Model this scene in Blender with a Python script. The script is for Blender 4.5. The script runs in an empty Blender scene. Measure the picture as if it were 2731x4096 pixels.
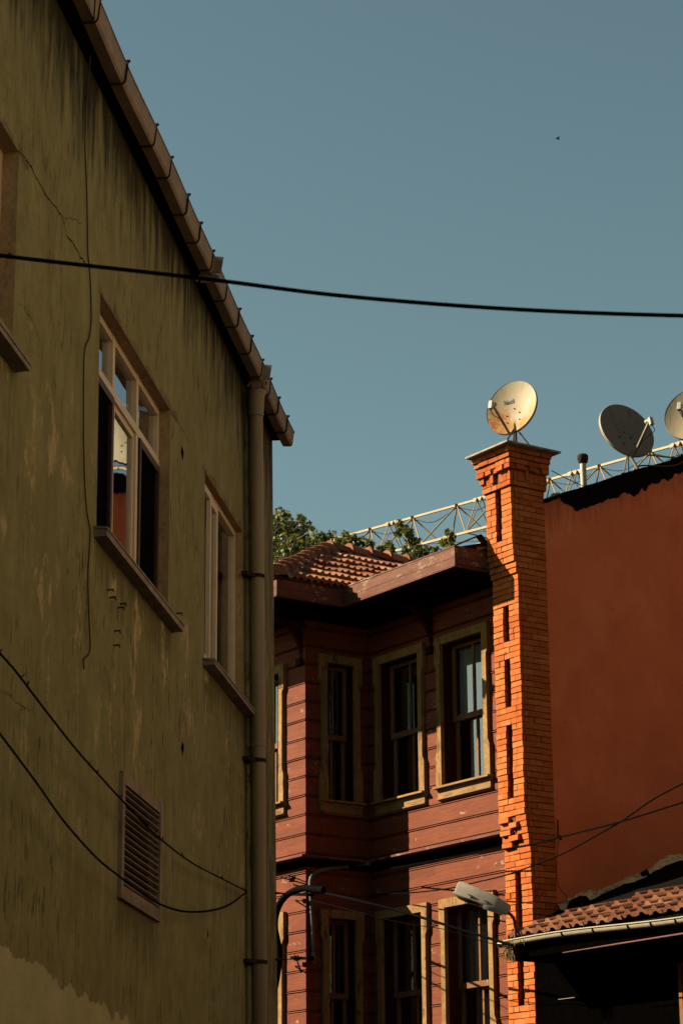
import bpy, math, random
from math import sin, cos, radians, pi, hypot, atan2, degrees, sqrt
from mathutils import Vector, Matrix
random.seed(7)
C = bpy.context.scene.collection
W_, H_ = 2731.0, 4096.0
# ------------------------------------------------------------------ camera
FPX = 9670.0; TH = radians(16.698); PH = radians(-0.401)
HG = radians(7.124); HW = radians(-34.929)
F = Vector((0, cos(TH), sin(TH))); r0 = Vector((1, 0, 0)); u0 = Vector((0, -sin(TH), cos(TH)))
RR = cos(PH)*r0 + sin(PH)*u0; UU = -sin(PH)*r0 + cos(PH)*u0
CAM = Vector((0, 0, 1.6))
def ray(x, y): return F + RR*((x-W_/2)/FPX) - UU*((y-H_/2)/FPX)
cd = bpy.data.cameras.new('camera'); cam = bpy.data.objects.new('camera', cd); C.objects.link(cam)
cam.matrix_world = Matrix(((RR.x, UU.x, -F.x, 0), (RR.y, UU.y, -F.y, 0), (RR.z, UU.z, -F.z, CAM.z), (0, 0, 0, 1)))
cd.sensor_fit = 'VERTICAL'; cd.sensor_height = 36.0; cd.lens = FPX/H_*36.0
cd.clip_start = 0.1; cd.clip_end = 5000
cd.dof.use_dof = True; cd.dof.focus_distance = 30.0; cd.dof.aperture_fstop = 13.0
bpy.context.scene.camera = cam
def hd(h): return Vector((sin(h), cos(h), 0))
class Frame:
    """a building's own axes: X along the facade (to the right), Y into the wall, Z up"""
    def __init__(s, o, h):
        s.o = Vector(o); s.X = hd(h); s.Y = hd(h-pi/2); s.Z = Vector((0, 0, 1)); s.rot = pi/2-h
    def hit(s, x, y, ax, val):
        d = ray(x, y); A = (s.X, s.Y, s.Z)[ax]
        t = (val-(CAM-s.o).dot(A))/d.dot(A); p = CAM+d*t-s.o
        return Vector((p.dot(s.X), p.dot(s.Y), p.z))
    def world(s, l): return s.o+s.X*l[0]+s.Y*l[1]+s.Z*l[2]
G = Frame(-3.0*hd(HG+pi/2), HG)
d_ = ray(2139, 4000); d_ = d_/hypot(d_.x, d_.y)*30
WF = Frame((d_.x, d_.y, 0), HW+pi)
# ------------------------------------------------------------------ tagging
def tag(o, label=None, cat=None, group=None, kind=None):
    if label: o['label'] = label
    if cat: o['category'] = cat
    if group: o['group'] = group
    if kind: o['kind'] = kind
    return o
def empty(name, frame=None, loc=(0, 0, 0), rz=None):
    o = bpy.data.objects.new(name, None); C.objects.link(o); o.empty_display_size = .2
    if frame:
        o.location = frame.world(loc); o.rotation_euler = (0, 0, frame.rot)
    else:
        o.location = loc
        if rz is not None: o.rotation_euler = (0, 0, rz)
    return o
# ------------------------------------------------------------------ mesh builder
class MB:
    def __init__(s, M=None): s.v = []; s.f = []; s.M = M
    def p(s, co):
        co = Vector(co); s.v.append(tuple(s.M @ co if s.M else co)); return len(s.v)-1
    def face(s, pts): s.f.append([s.p(q) for q in pts])
    def box(s, a, b, j=0.0):
        x0, y0, z0 = a; x1, y1, z1 = b
        r = (lambda: random.uniform(-j, j)) if j else (lambda: 0)
        i = [s.p((x+r(), y+r(), z+r())) for z in (z0, z1) for y in (y0, y1) for x in (x0, x1)]
        for q in ((0, 2, 3, 1), (4, 5, 7, 6), (0, 1, 5, 4), (1, 3, 7, 5), (3, 2, 6, 7), (2, 0, 4, 6)): s.f.append([i[k] for k in q])
    def prism(s, poly, fn0, fn1):
        a = [s.p(fn0(q)) for q in poly]; b = [s.p(fn1(q)) for q in poly]
        s.f.append(a[::-1]); s.f.append(b); n = len(poly)
        for k in range(n): s.f.append([a[k], a[(k+1) % n], b[(k+1) % n], b[k]])
    def bar(s, a, b, w, h=None, up=(0, 0, 1)):
        h = h or w; a = Vector(a); b = Vector(b); d = (b-a).normalized(); up = Vector(up)
        if abs(d.dot(up)) > .98: up = Vector((1, 0, 0))
        x = d.cross(up).normalized(); y = x.cross(d)
        c = [(-1, -1), (1, -1), (1, 1), (-1, 1)]
        i = [s.p(q+x*(m*w/2)+y*(n*h/2)) for q in (a, b) for m, n in c]
        s.f += [[i[3], i[2], i[1], i[0]], [i[4], i[5], i[6], i[7]]]
        for k in range(4): s.f.append([i[k], i[(k+1) % 4], i[4+(k+1) % 4], i[4+k]])
    def tube(s, pts, r, n=8, caps=True):
        pts = [Vector(q) for q in pts]; rs = r if isinstance(r, (list, tuple)) else [r]*len(pts)
        ref = Vector((0.13, 0.21, 1)).normalized(); rings = []; x = None
        for k, q in enumerate(pts):
            d = (pts[min(k+1, len(pts)-1)]-pts[max(k-1, 0)]).normalized()
            if x is None: x = d.cross(ref); x = x.normalized() if x.length > 1e-3 else Vector((1, 0, 0))
            x = (x-d*x.dot(d)).normalized(); y = d.cross(x)
            rings.append([s.p(q+(x*cos(2*pi*m/n)+y*sin(2*pi*m/n))*rs[k]) for m in range(n)])
        for a, b in zip(rings, rings[1:]):
            for m in range(n): s.f.append([a[m], a[(m+1) % n], b[(m+1) % n], b[m]])
        if caps: s.f.append(rings[0][::-1]); s.f.append(rings[-1])
    def build(s, name, mat, parent=None, smooth=False, bevel=0):
        me = bpy.data.meshes.new(name); me.from_pydata(s.v, [], s.f)
        me.materials.append(mat); me.update()
        if smooth:
            me.polygons.foreach_set('use_smooth', [True]*len(me.polygons))
            try: me.set_sharp_from_angle(angle=radians(40))
            except Exception: pass
        o = bpy.data.objects.new(name, me); C.objects.link(o)
        if parent: o.parent = parent
        if bevel:
            b = o.modifiers.new('bevel', 'BEVEL'); b.width = bevel; b.segments = 2; b.limit_method = 'ANGLE'
        return o
def interp(pts, n=10):
    """smooth curve through points"""
    P = [Vector(q) for q in pts]; P = [2*P[0]-P[1]]+P+[2*P[-1]-P[-2]]; out = []
    for k in range(1, len(P)-2):
        for j in range(n):
            t = j/n; a, b, c, d = P[k-1], P[k], P[k+1], P[k+2]
            out.append(.5*((2*b)+(c-a)*t+(2*a-5*b+4*c-d)*t*t+(3*b-a-3*c+d)*t**3))
    out.append(P[-2]); return out
# ------------------------------------------------------------------ materials
class NT:
    def __init__(s, name):
        s.m = bpy.data.materials.new(name); s.m.use_nodes = True; s.t = s.m.node_tree; s.N = s.t.nodes; s.L = s.t.links
        s.b = s.N['Principled BSDF']; s.tc = s.N.new('ShaderNodeTexCoord'); s.co = s.tc.outputs['Object']
    def _in(s, sock, v):
        if hasattr(v, 'is_output'): s.L.new(v, sock)
        elif v is not None:
            if isinstance(v, (tuple, list)) and len(v) == 3 and sock.type == 'RGBA': v = (*v, 1)
            sock.default_value = v
    def map(s, scale=(1, 1, 1), rot=(0, 0, 0), loc=(0, 0, 0), co=None):
        n = s.N.new('ShaderNodeMapping'); s.L.new(co or s.co, n.inputs[0])
        n.inputs['Scale'].default_value = scale; n.inputs['Rotation'].default_value = rot; n.inputs['Location'].default_value = loc
        return n.outputs[0]
    def noise(s, scale, detail=6, rough=.6, co=None, dist=0):
        n = s.N.new('ShaderNodeTexNoise'); s.L.new(co or s.co, n.inputs['Vector'])
        n.inputs['Scale'].default_value = scale; n.inputs['Detail'].default_value = detail
        n.inputs['Roughness'].default_value = rough; n.inputs['Distortion'].default_value = dist
        return n.outputs['Fac']
    def voro(s, scale, co=None, feat='F1'):
        n = s.N.new('ShaderNodeTexVoronoi'); n.feature = feat; s.L.new(co or s.co, n.inputs['Vector']); n.inputs['Scale'].default_value = scale
        return n.outputs['Distance']
    def ramp(s, f, stops):
        n = s.N.new('ShaderNodeValToRGB'); s.L.new(f, n.inputs[0]); e = n.color_ramp.elements
        while len(e) < len(stops): e.new(.5)
        for k, (p, c) in enumerate(stops):
            e[k].position = p
            if isinstance(c, (int, float)): c = (c, c, c)
            e[k].color = (*c, 1)
        return n.outputs[0]
    def mix(s, f, a, b, mode='MIX'):
        n = s.N.new('ShaderNodeMix'); n.data_type = 'RGBA'; n.blend_type = mode
        s._in(n.inputs[0], f); s._in(n.inputs[6], a); s._in(n.inputs[7], b); return n.outputs[2]
    def math(s, op, a, b=None):
        n = s.N.new('ShaderNodeMath'); n.operation = op; s._in(n.inputs[0], a)
        if b is not None: s._in(n.inputs[1], b)
        return n.outputs[0]
    def sep(s, co=None):
        n = s.N.new('ShaderNodeSeparateXYZ'); s.L.new(co or s.co, n.inputs[0]); return n.outputs
    def island(s):
        n = s.N.new('ShaderNodeNewGeometry'); return n.outputs['Random Per Island']
    def bump(s, h, strength=.4, dist=.01, prev=None):
        n = s.N.new('ShaderNodeBump'); s.L.new(h, n.inputs['Height']); n.inputs['Strength'].default_value = strength; n.inputs['Distance'].default_value = dist
        if prev is not None: s.L.new(prev, n.inputs['Normal'])
        return n.outputs[0]
    def out(s, col, rough=.7, metal=0, normal=None, spec=.3):
        s._in(s.b.inputs['Base Color'], col); s._in(s.b.inputs['Roughness'], rough); s._in(s.b.inputs['Metallic'], metal)
        s.b.inputs['Specular IOR Level'].default_value = spec
        if normal is not None: s.L.new(normal, s.b.inputs['Normal'])
        return s.m
def simple(name, col, rough=.6, metal=0, var=.25, scale=8, bump=.0, spec=.3, stretch=(1, 1, 1)):
    n = NT(name); co = n.map(stretch); f = n.noise(scale, co=co)
    dark = tuple(c*(1-var) for c in col); lite = tuple(min(1, c*(1+var)) for c in col)
    c = n.ramp(f, [(.3, dark), (.7, lite)])
    nm = n.bump(n.noise(scale*6, co=co), bump, .005) if bump else None
    return n.out(c, rough, metal, nm, spec)

def mat_stucco():
    n = NT('green_stucco'); x, y, z = n.sep()
    big = n.noise(.9, 5, .6); streak = n.noise(3.2, 7, .68, n.map((1, 1, .12))); fine = n.noise(26, 6, .7, n.map((1, 1, .35)))
    c = n.ramp(big, [(.3, (.165, .150, .066)), (.7, (.215, .198, .092))])
    c = n.mix(n.ramp(streak, [(.42, 0), (.70, .45)]), c, (.115, .098, .040))
    blot = n.noise(3.0, 9, .78, n.map((1, 1, .8), loc=(0, 3, 5))); c = n.mix(n.ramp(blot, [(.36, .45), (.50, 0)]), c, (.10, .086, .036)); c = n.mix(n.ramp(blot, [(.55, 0), (.60, .32)]), c, (.245, .225, .115))
    c = n.mix(n.ramp(fine, [(.35, .45), (.62, 0)]), c, (.155, .120, .048))
    mot = n.noise(6.5, 8, .75, n.map((1, 1, .6), loc=(9, 0, 3))); c = n.mix(n.ramp(mot, [(.40, .35), (.56, 0)]), c, (.11, .088, .036))
    lt_ = n.noise(4.2, 8, .75, n.map((1, 1, .3), loc=(1, 0, 8))); c = n.mix(n.ramp(lt_, [(.56, 0), (.66, .35)]), c, (.30, .255, .13))
    # water stains running down from the sills
    for xa_, xb_, zt_ in ((12.8, 15.05, 5.38), (16.2, 18.0, 5.40), (13.55, 14.75, 3.465), (XA-2.4, XA+.1, ZA0-.06)):
        inx = n.math('MULTIPLY', n.ramp(n.math('SUBTRACT', x, xa_-.05), [(0, 0), (.12, 1)]), n.ramp(n.math('SUBTRACT', xb_+.05, x), [(0, 0), (.12, 1)]))
        dz_ = n.math('SUBTRACT', zt_, z); vz = n.ramp(dz_, [(0, 1), (.16, .55), (.48, 0)]); vz = n.math('MULTIPLY', vz, n.math('GREATER_THAN', dz_, 0))
        stn = n.ramp(n.math('ADD', n.math('MULTIPLY', vz, .45), n.noise(7, 6, .7, n.map((2.2, 1, .25)))), [(.60, 0), (.85, .6)])
        c = n.mix(n.math('MULTIPLY', inx, n.math('MULTIPLY', stn, n.math('GREATER_THAN', vz, .001))), c, (.045, .034, .014))
    # bare brown render where the paint has broken away over the window heads
    for xa_, xb_, zt_ in ((12.75, 15.15, 6.86), (16.1, 18.05, 6.83), (XA-2.4, XA+.2, ZA1)):
        inx = n.math('MULTIPLY', n.math('GREATER_THAN', x, xa_), n.math('LESS_THAN', x, xb_)); dz_ = n.math('SUBTRACT', z, zt_)
        br = n.math('ADD', n.math('MULTIPLY', dz_, 1.6), n.noise(4.5, 9, .78, n.map((1, 1, .8), loc=(2, 0, 2))))
        c = n.mix(n.math('MULTIPLY', n.math('MULTIPLY', inx, n.ramp(br, [(.535, .9), (.56, 0)])), n.math('GREATER_THAN', dz_, -.02)), c, n.ramp(n.noise(12, 8, .8), [(.4, (.07, .05, .028)), (.6, (.17, .115, .062))]))
    # damp grime hanging from the gutter and below sills
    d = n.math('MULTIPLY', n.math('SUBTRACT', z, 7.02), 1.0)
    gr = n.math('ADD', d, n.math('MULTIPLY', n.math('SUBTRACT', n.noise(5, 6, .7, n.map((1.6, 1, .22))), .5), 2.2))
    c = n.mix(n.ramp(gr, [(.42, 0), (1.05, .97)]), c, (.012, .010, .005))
    # worn patches showing the tan undercoat (low on the wall, near its windows)
    pt = n.noise(2.6, 9, .78, n.map((1, 1, .62), loc=(3.1, 0, 1.7)))
    low = n.ramp(n.math('MULTIPLY', z, .1), [(.30, 0), (.36, .5), (.5, 1), (.58, .9), (.68, .2), (.76, 0)])
    c = n.mix(n.math('MULTIPLY', n.ramp(pt, [(.555, 0), (.60, .9)]), low), c, (.35, .26, .145))
    # dark chips: thin vertical flecks
    ch = n.noise(9, 7, .75, n.map((2.0, 1, .40), loc=(0, 0, 4)))
    reg = n.noise(1.1, 3, .5, n.map(loc=(7, 2, 1)))
    chm = n.math('MULTIPLY', n.ramp(ch, [(.560, 0), (.574, 1)]), n.ramp(reg, [(.46, .06), (.60, 1)]))
    c = n.mix(n.math('MULTIPLY', chm, .75), c, (.032, .022, .012))
    # flaking strip beyond the downpipe
    ed = n.math('MULTIPLY', n.ramp(n.noise(7, 8, .75, n.map((1.3, 1, .25))), [(.47, 0), (.53, .8)]), n.ramp(n.math('SUBTRACT', x, 18.45), [(.3, 0), (.6, 1)]))
    c = n.mix(ed, c, (.07, .05, .03))
    # newer, greyer render at the lower left
    pa, pb = G.hit(0, 3782, 1, 0), G.hit(528, 4096, 1, 0); sl = (pa.z-pb.z)/(pb.x-pa.x)
    e = n.math('ADD', n.math('MULTIPLY', n.math('SUBTRACT', x, pa.x), sl), z)
    e = n.math('ADD', e, n.math('MULTIPLY', n.math('SUBTRACT', n.noise(5, 3, .5), .5), .22))
    st = n.math('LESS_THAN', e, pa.z)
    c = n.mix(st, c, n.ramp(n.noise(3, 5), [(.3, (.27, .235, .125)), (.7, (.34, .295, .165))]))
    h = n.mix(.5, n.noise(38, 6, .7), ch)
    nm = n.bump(h, .6, .016); nm = n.bump(n.ramp(pt, [(.57, 1), (.60, 0)]), .35, .006, nm); nm = n.bump(n.noise(2.2, 4), .35, .03, nm)
    return n.out(c, .93, 0, nm, .12)
def mat_paintwood(name, a, b, peel, amt=.64, axis=(.25, 1, 1)):
    n = NT(name); co = n.map(axis)
    c = n.ramp(n.noise(6, 6, .65, co), [(.28, a), (.72, b)])
    isl = n.island(); c = n.mix(n.ramp(isl, [(0, .0), (.4, .08), (.8, .16), (1, .42)]), c, tuple(v*.55 for v in a))
    fade = n.noise(1.7, 5, .6, n.map((.5, 1, 1.4), loc=(4, 4, 4))); c = n.mix(n.ramp(fade, [(.45, 0), (.72, .30)]), c, tuple(min(1, v*1.35+.03) for v in b))
    gr_ = n.noise(55, 4, .7, n.map((axis[0]*.18, 1, axis[2]), loc=(2, 0, 0))); c = n.mix(n.ramp(gr_, [(.42, .30), (.55, 0)]), c, tuple(v*.5 for v in a))
    pl = n.noise(11, 9, .75, n.map((axis[0]*1.5, 1, axis[2]), loc=(5, 1, 2))); reg = n.noise(1.6, 3, .5)
    m = n.math('MULTIPLY', n.ramp(pl, [(amt, 0), (amt+.02, 1)]), n.ramp(reg, [(.45, 0), (.6, 1)]))
    c = n.mix(m, c, peel)
    dk = n.ramp(n.noise(30, 6, .7, n.map((axis[0]*.6, 1, axis[2]))), [(.3, .4), (.5, 0)]); c = n.mix(dk, c, tuple(v*.4 for v in a))
    return n.out(c, .7, 0, n.bump(n.noise(40, 5, .6, n.map((axis[0]*.4, 1, axis[2]))), .3, .004), .10)
M = {}
_tr, _br = G.hit(73, 601, 1, 0), G.hit(57, 1345, 1, 0); XA, ZA0, ZA1 = (_tr.x+_br.x)/2, _br.z, _tr.z
M['stucco'] = mat_stucco()
M['boards'] = mat_paintwood('red_clapboard', (.265, .062, .021), (.335, .084, .031), (.62, .42, .28), .61)
M['fascia'] = mat_paintwood('fascia_paint', (.20, .064, .036), (.30, .115, .070), (.50, .40, .28), .55)
M['trim'] = mat_paintwood('cream_trim', (.36, .185, .052), (.62, .36, .120), (.16, .08, .035), .53, (1, 1, .25))
M['trimh'] = mat_paintwood('cream_trim_horizontal', (.36, .185, .052), (.62, .36, .120), (.16, .08, .035), .53, (.25, 1, 1))
M['sash'] = mat_paintwood('sash_paint', (.32, .13, .05), (.44, .20, .08), (.60, .44, .26), .62, (1, 1, .25))
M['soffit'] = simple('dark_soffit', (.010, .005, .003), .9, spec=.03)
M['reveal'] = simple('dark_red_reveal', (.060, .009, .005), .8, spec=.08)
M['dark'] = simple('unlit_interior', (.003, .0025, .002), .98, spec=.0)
M['black'] = simple('black_bitumen', (.0040, .0032, .0026), .95, bump=.5, scale=14, spec=.02)
M['cable'] = simple('black_cable', (.0018, .0018, .0018), .9, spec=.02)
M['wire'] = simple('weathered_wire', (.045, .032, .018), .8, spec=.1)
def mat_brick():
    n = NT('painted_brick'); isl = n.island()
    c = n.ramp(isl, [(0, (.64, .155, .036)), (.5, (.76, .215, .054)), (1, (.84, .290, .085))])
    c = n.mix(n.ramp(n.noise(14, 7, .7), [(.42, 0), (.68, .45)]), c, (.50, .10, .022))
    pl = n.ramp(n.noise(9, 8, .75, n.map(loc=(2, 3, 4))), [(.625, 0), (.645, .8)]); c = n.mix(pl, c, (.20, .07, .035))
    x, y, z = n.sep(); so_ = n.math('ADD', n.math('MULTIPLY', n.math('SUBTRACT', z, 10.4), .45), n.noise(4, 7, .7, n.map((1, 1, .5)))); c = n.mix(n.ramp(so_, [(.62, 0), (1.15, .45)]), c, (.24, .055, .02))
    c = n.mix(n.ramp(n.noise(5, 8, .75, n.map((1.4, 1.4, .35), loc=(6, 1, 2))), [(.56, 0), (.66, .5)]), c, (.34, .075, .02))
    c = n.mix(n.ramp(n.noise(22, 8, .8, n.map((2, 2, .4), loc=(1, 6, 2))), [(.66, 0), (.69, .6)]), c, (.80, .52, .34))
    nm = n.bump(n.noise(45, 6, .7), .5, .006); nm = n.bump(n.noise(9, 4), .3, .01, nm)
    return n.out(c, .85, 0, nm, .06)
M['brick'] = mat_brick()
M['mortar'] = simple('painted_mortar', (.22, .045, .013), .9, bump=.4)
def mat_redwall():
    n = NT('red_plaster'); c = n.ramp(n.noise(.8, 5), [(.3, (.43, .105, .036)), (.7, (.52, .140, .052))])
    c = n.mix(n.ramp(n.noise(2.2, 8, .7, n.map((1, 1, .5))), [(.45, 0), (.75, .4)]), c, (.34, .085, .033))
    c = n.mix(n.ramp(n.noise(1.3, 7, .7, n.map(loc=(3, 2, 7))), [(.52, 0), (.68, .35)]), c, (.58, .19, .085))
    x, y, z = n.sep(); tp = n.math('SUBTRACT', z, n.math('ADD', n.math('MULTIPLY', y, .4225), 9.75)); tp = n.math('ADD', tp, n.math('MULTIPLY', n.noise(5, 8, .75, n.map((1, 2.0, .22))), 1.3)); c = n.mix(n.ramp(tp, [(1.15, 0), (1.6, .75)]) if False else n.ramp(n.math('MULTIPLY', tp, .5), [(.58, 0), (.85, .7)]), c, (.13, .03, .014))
    c = n.mix(n.ramp(n.noise(13, 9, .8, n.map((1, 2, .5), loc=(5, 5, 1))), [(.66, 0), (.68, .55)]), c, (.20, .045, .02))
    c = n.mix(n.ramp(n.noise(16, 7, .7), [(.63, 0), (.68, .5)]), c, (.14, .03, .015))
    return n.out(c, .85, 0, n.bump(n.noise(60, 6, .7), .35, .004), .2)
M['redwall'] = mat_redwall()
def mat_tile():
    n = NT('terracotta_tile'); isl = n.island()
    c = n.ramp(isl, [(0, (.26, .085, .038)), (.5, (.37, .130, .058)), (1, (.60, .27, .13))])
    c = n.mix(n.ramp(n.noise(13, 7, .7), [(.5, 0), (.66, .7)]), c, (.16, .08, .045))
    c = n.mix(n.ramp(n.noise(24, 7, .7, n.map(loc=(3, 3, 3))), [(.62, 0), (.68, .7)]), c, (.38, .33, .22))
    return n.out(c, .85, 0, n.bump(n.noise(60, 5), .3, .004), .2)
M['tile'] = mat_tile()
M['lime'] = simple('lime_mortar', (.34, .29, .22), .95, var=.5, bump=.8, scale=12)
def mat_flash():
    n = NT('old_flashing_mortar'); c = n.ramp(n.noise(7, 9, .8, n.map((1, .8, 2))), [(.36, (.05, .04, .025)), (.46, (.38, .27, .13)), (.60, (.62, .46, .25)), (.68, (.12, .14, .14))])
    return n.out(c, .9, 0, n.bump(n.noise(14, 8, .7), .9, .03), .2)
M['flash'] = mat_flash()
M['gutter'] = simple('brown_gutter', (.135, .092, .058), .6, scale=5, var=.3, spec=.35)
M['pipe'] = simple('beige_downpipe', (.17, .120, .065), .5, scale=3, var=.3, stretch=(1, 1, .2), spec=.3)
M['clamp'] = simple('rusty_clamp', (.022, .012, .008), .85, spec=.1)
M['pvc'] = simple('cream_window_frame', (.46, .35, .24), .45, var=.08)
M['jamb'] = mat_paintwood('raw_render_jamb', (.22, .14, .072), (.36, .24, .13), (.05, .035, .02), .58, (1, 1, .5))
M['sill'] = simple('stone_sill', (.15, .115, .085), .7, var=.35, bump=.4)
M['louvre'] = simple('louvre_wood', (.16, .115, .080), .75, var=.3)
M['curtain'] = simple('white_curtain', (.62, .60, .52), .9, var=.10, scale=3)
M['dim_curtain'] = simple('net_curtain', (.28, .27, .20), .9, var=.2, scale=3, stretch=(3, 3, .2))
M['zinc'] = simple('white_gutter', (.62, .54, .38), .4, var=.15)
M['lampwhite'] = simple('lamp_housing', (.58, .52, .40), .4, var=.15, spec=.5)
M['lamprust'] = simple('lamp_arm_rust', (.20, .05, .025), .7)
M['lens'] = simple('lamp_lens', (.05, .03, .02), .25, spec=.5)
M['slab'] = simple('cap_slab', (.42, .36, .27), .85, var=.4, bump=.5)
M['crane'] = simple('crane_yellow', (.50, .31, .075), .5, var=.25, scale=2)
M['steel'] = simple('galvanised_steel', (.30, .27, .22), .45, .3, var=.3)
M['pipewhite'] = simple('white_vent_pipe', (.70, .58, .42), .5, var=.15)
M['rustpipe'] = simple('rusty_conduit', (.20, .16, .11), .7, var=.5, scale=9)
M['straw'] = simple('straw', (.50, .36, .15), .9, var=.3)
M['shedwall'] = simple('eaves_shade_boards', (.0009, .0007, .0005), .98, spec=.0)  # near-black colour standing in for the deep shade under the low eaves
M['bark'] = simple('bark', (.10, .08, .05), .9)
def mat_leaf():
    n = NT('leaves'); isl = n.island(); c = n.ramp(isl, [(0, (.030, .045, .008)), (.45, (.15, .18, .028)), (1, (.44, .42, .065))])
    n.out(c, .55, 0, None, .3)
    tr = n.N.new('ShaderNodeBsdfTranslucent'); n.L.new(c, tr.inputs[0]); mx = n.N.new('ShaderNodeMixShader'); mx.inputs[0].default_value = .3
    n.L.new(n.b.outputs[0], mx.inputs[1]); n.L.new(tr.outputs[0], mx.inputs[2]); n.L.new(mx.outputs[0], n.N['Material Output'].inputs[0]); return n.m
M['leaf'] = mat_leaf()
def mat_glass(name, refl, tint=(.9, .93, .92)):
    n = NT(name); n.N.remove(n.b)
    gl = n.N.new('ShaderNodeBsdfGlossy'); gl.inputs['Roughness'].default_value = .01; gl.inputs['Color'].default_value = (.92, .95, .97, 1)
    tr = n.N.new('ShaderNodeBsdfTransparent'); tr.inputs[0].default_value = (*tint, 1)
    fr = n.N.new('ShaderNodeFresnel'); fr.inputs[0].default_value = 1.5
    f = n.math('ADD', n.math('MULTIPLY', fr.outputs[0], 1.7), refl); f = n.math('MINIMUM', f, .95)
    wv = n.bump(n.noise(1.5, 2), .05, .02); n.L.new(wv, gl.inputs['Normal'])
    mx = n.N.new('ShaderNodeMixShader'); n.L.new(f, mx.inputs[0]); n.L.new(tr.outputs[0], mx.inputs[1]); n.L.new(gl.outputs[0], mx.inputs[2])
    n.L.new(mx.outputs[0], n.N['Material Output'].inputs[0]); return n.m
M['glass'] = mat_glass('window_glass', .16)
M['glassc'] = mat_glass('dusty_glass', .0, (.8, .8, .8)); M['roomcurtain'] = simple('beige_curtain', (.30, .24, .17), .9, var=.25, scale=3, stretch=(6, 1, .1))
M['glassg'] = mat_glass('reflective_glass', .10, (.5, .5, .5))
def mat_dish(name, base, rust):
    n = NT(name); c = n.ramp(n.noise(2.5, 5), [(.3, tuple(v*.82 for v in base)), (.7, base)])
    x, y, z = n.sep()
    lo = n.ramp(n.math('ADD', z, .5), [(.42, 1), (.62, 0)])
    c = n.mix(n.math('MULTIPLY', n.ramp(n.noise(5, 6, .7, n.map((1, 1, .35))), [(.43, 0), (.55, rust)]), lo), c, (.48, .27, .06))
    lf = n.ramp(n.math('ADD', x, .5), [(.30, 1), (.55, 0)])
    c = n.mix(n.math('MULTIPLY', n.math('MULTIPLY', n.ramp(n.noise(15, 7, .75), [(.47, 0), (.53, rust)]), lf), lo), c, (.42, .10, .02))
    c = n.mix(n.math('MULTIPLY', n.ramp(n.noise(9, 6, .7, n.map((1.6, 1, .18))), [(.54, 0), (.66, .6)]), 1-rust*.55), c, tuple(v*.35 for v in base))
    return n.out(c, .6, 0, None, .2)
M['dish_rusty'] = mat_dish('rusty_cream_dish', (.60, .50, .31), 1.0)
M['dish_grey'] = mat_dish('grey_dish', (.30, .28, .24), .15)
M['dish_cream'] = mat_dish('cream_dish', (.58, .50, .33), .1)
M['dishrim'] = simple('dish_rim', (.40, .33, .22), .6, var=.3)
M['ink'] = simple('black_ink', (.02, .02, .02), .6)
M['asphalt'] = simple('asphalt', (.034, .033, .031), .9, bump=.5)

# one factor lowers these base colours so shade deepens under the raised exposure
ALB = .40
for k_ in ('boards', 'fascia', 'trim', 'trimh', 'sash', 'soffit', 'reveal', 'brick', 'mortar', 'tile', 'lime', 'curtain', 'dim_curtain', 'zinc', 'lampwhite', 'lamprust', 'slab', 'crane', 'steel', 'pipewhite', 'rustpipe', 'straw', 'dish_rusty', 'dish_grey', 'dish_cream', 'dishrim', 'leaf', 'asphalt'):
    t_ = M[k_].node_tree; b_ = t_.nodes['Principled BSDF']; src = b_.inputs['Base Color'].links[0].from_socket
    mx = t_.nodes.new('ShaderNodeMix'); mx.data_type = 'RGBA'; mx.blend_type = 'MULTIPLY'; mx.inputs[0].default_value = 1; mx.inputs[7].default_value = (ALB, ALB, ALB, 1)
    t_.links.new(src, mx.inputs[6])
    for l_ in list(src.links):
        if l_.to_node != mx and l_.to_socket.name in ('Base Color', 'Color') : t_.links.new(mx.outputs[2], l_.to_socket)
# ------------------------------------------------------------------ ground
mb = MB(); mb.face([(-400, -400, 0), (400, -400, 0), (400, 400, 0), (-400, 400, 0)])
tag(mb.build('street', M['asphalt']), kind='structure')

# ================================================================== GREEN BUILDING
gb = empty('green_building', G)
tag(gb, 'weathered olive green stucco building with brown gutter along its roof edge', 'building')
def g(x, y, v=0.0): return G.hit(x, y, 1, v)
S1 = .7653
def c2p(x, y): return (x*S1, 1300+y*S1)
def c3p(x, y): return (x*S1, 2600+y*S1)
ZT = 8.14
def xz(p): return (p[0], p[2])
w0r = 10.62
_tr, _br, _sr = G.hit(73, 601, 1, 0), G.hit(57, 1345, 1, 0), G.hit(121, 1484, 1, -.08)
XA, ZA0, ZA1 = (_tr.x+_br.x)/2, _br.z, _tr.z
op = {  # openings on the wall plane: (bottom-left, bottom-right, top-right, top-left) as x,z
 'a': [(XA-2.3, ZA0), (XA, ZA0), (XA, ZA1), (XA-2.3, ZA1)],
 'b': [(12.84, 5.44), (14.93, 5.44), (14.90, 6.86), (12.80, 6.865)],
 'c': [(16.22, 5.45), (17.84, 5.47), (17.80, 6.855), (16.18, 6.835)],
 'v': [(13.60, 3.50), (14.70, 3.50), (14.70, 4.16), (13.60, 4.16)]}
mb = MB()
import bmesh
def plane_with_holes(outer, holes, y, name, mat, parent):
    bm = bmesh.new(); es = []
    for loop in [outer]+holes:
        vs = [bm.verts.new((x, y, z)) for x, z in loop]
        es += [bm.edges.new((vs[k], vs[(k+1) % len(vs)])) for k in range(len(vs))]
    bmesh.ops.triangle_fill(bm, use_beauty=True, edges=es)
    me = bpy.data.meshes.new(name); bm.to_mesh(me); bm.free(); me.materials.append(mat)
    o = bpy.data.objects.new(name, me); C.objects.link(o); o.parent = parent; return o
plane_with_holes([(-6, 0), (19.72, 0), (19.62, 3.2), (19.30, ZT), (-6, ZT)], list(op.values()), 0, 'wall', M['stucco'], gb)
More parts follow.
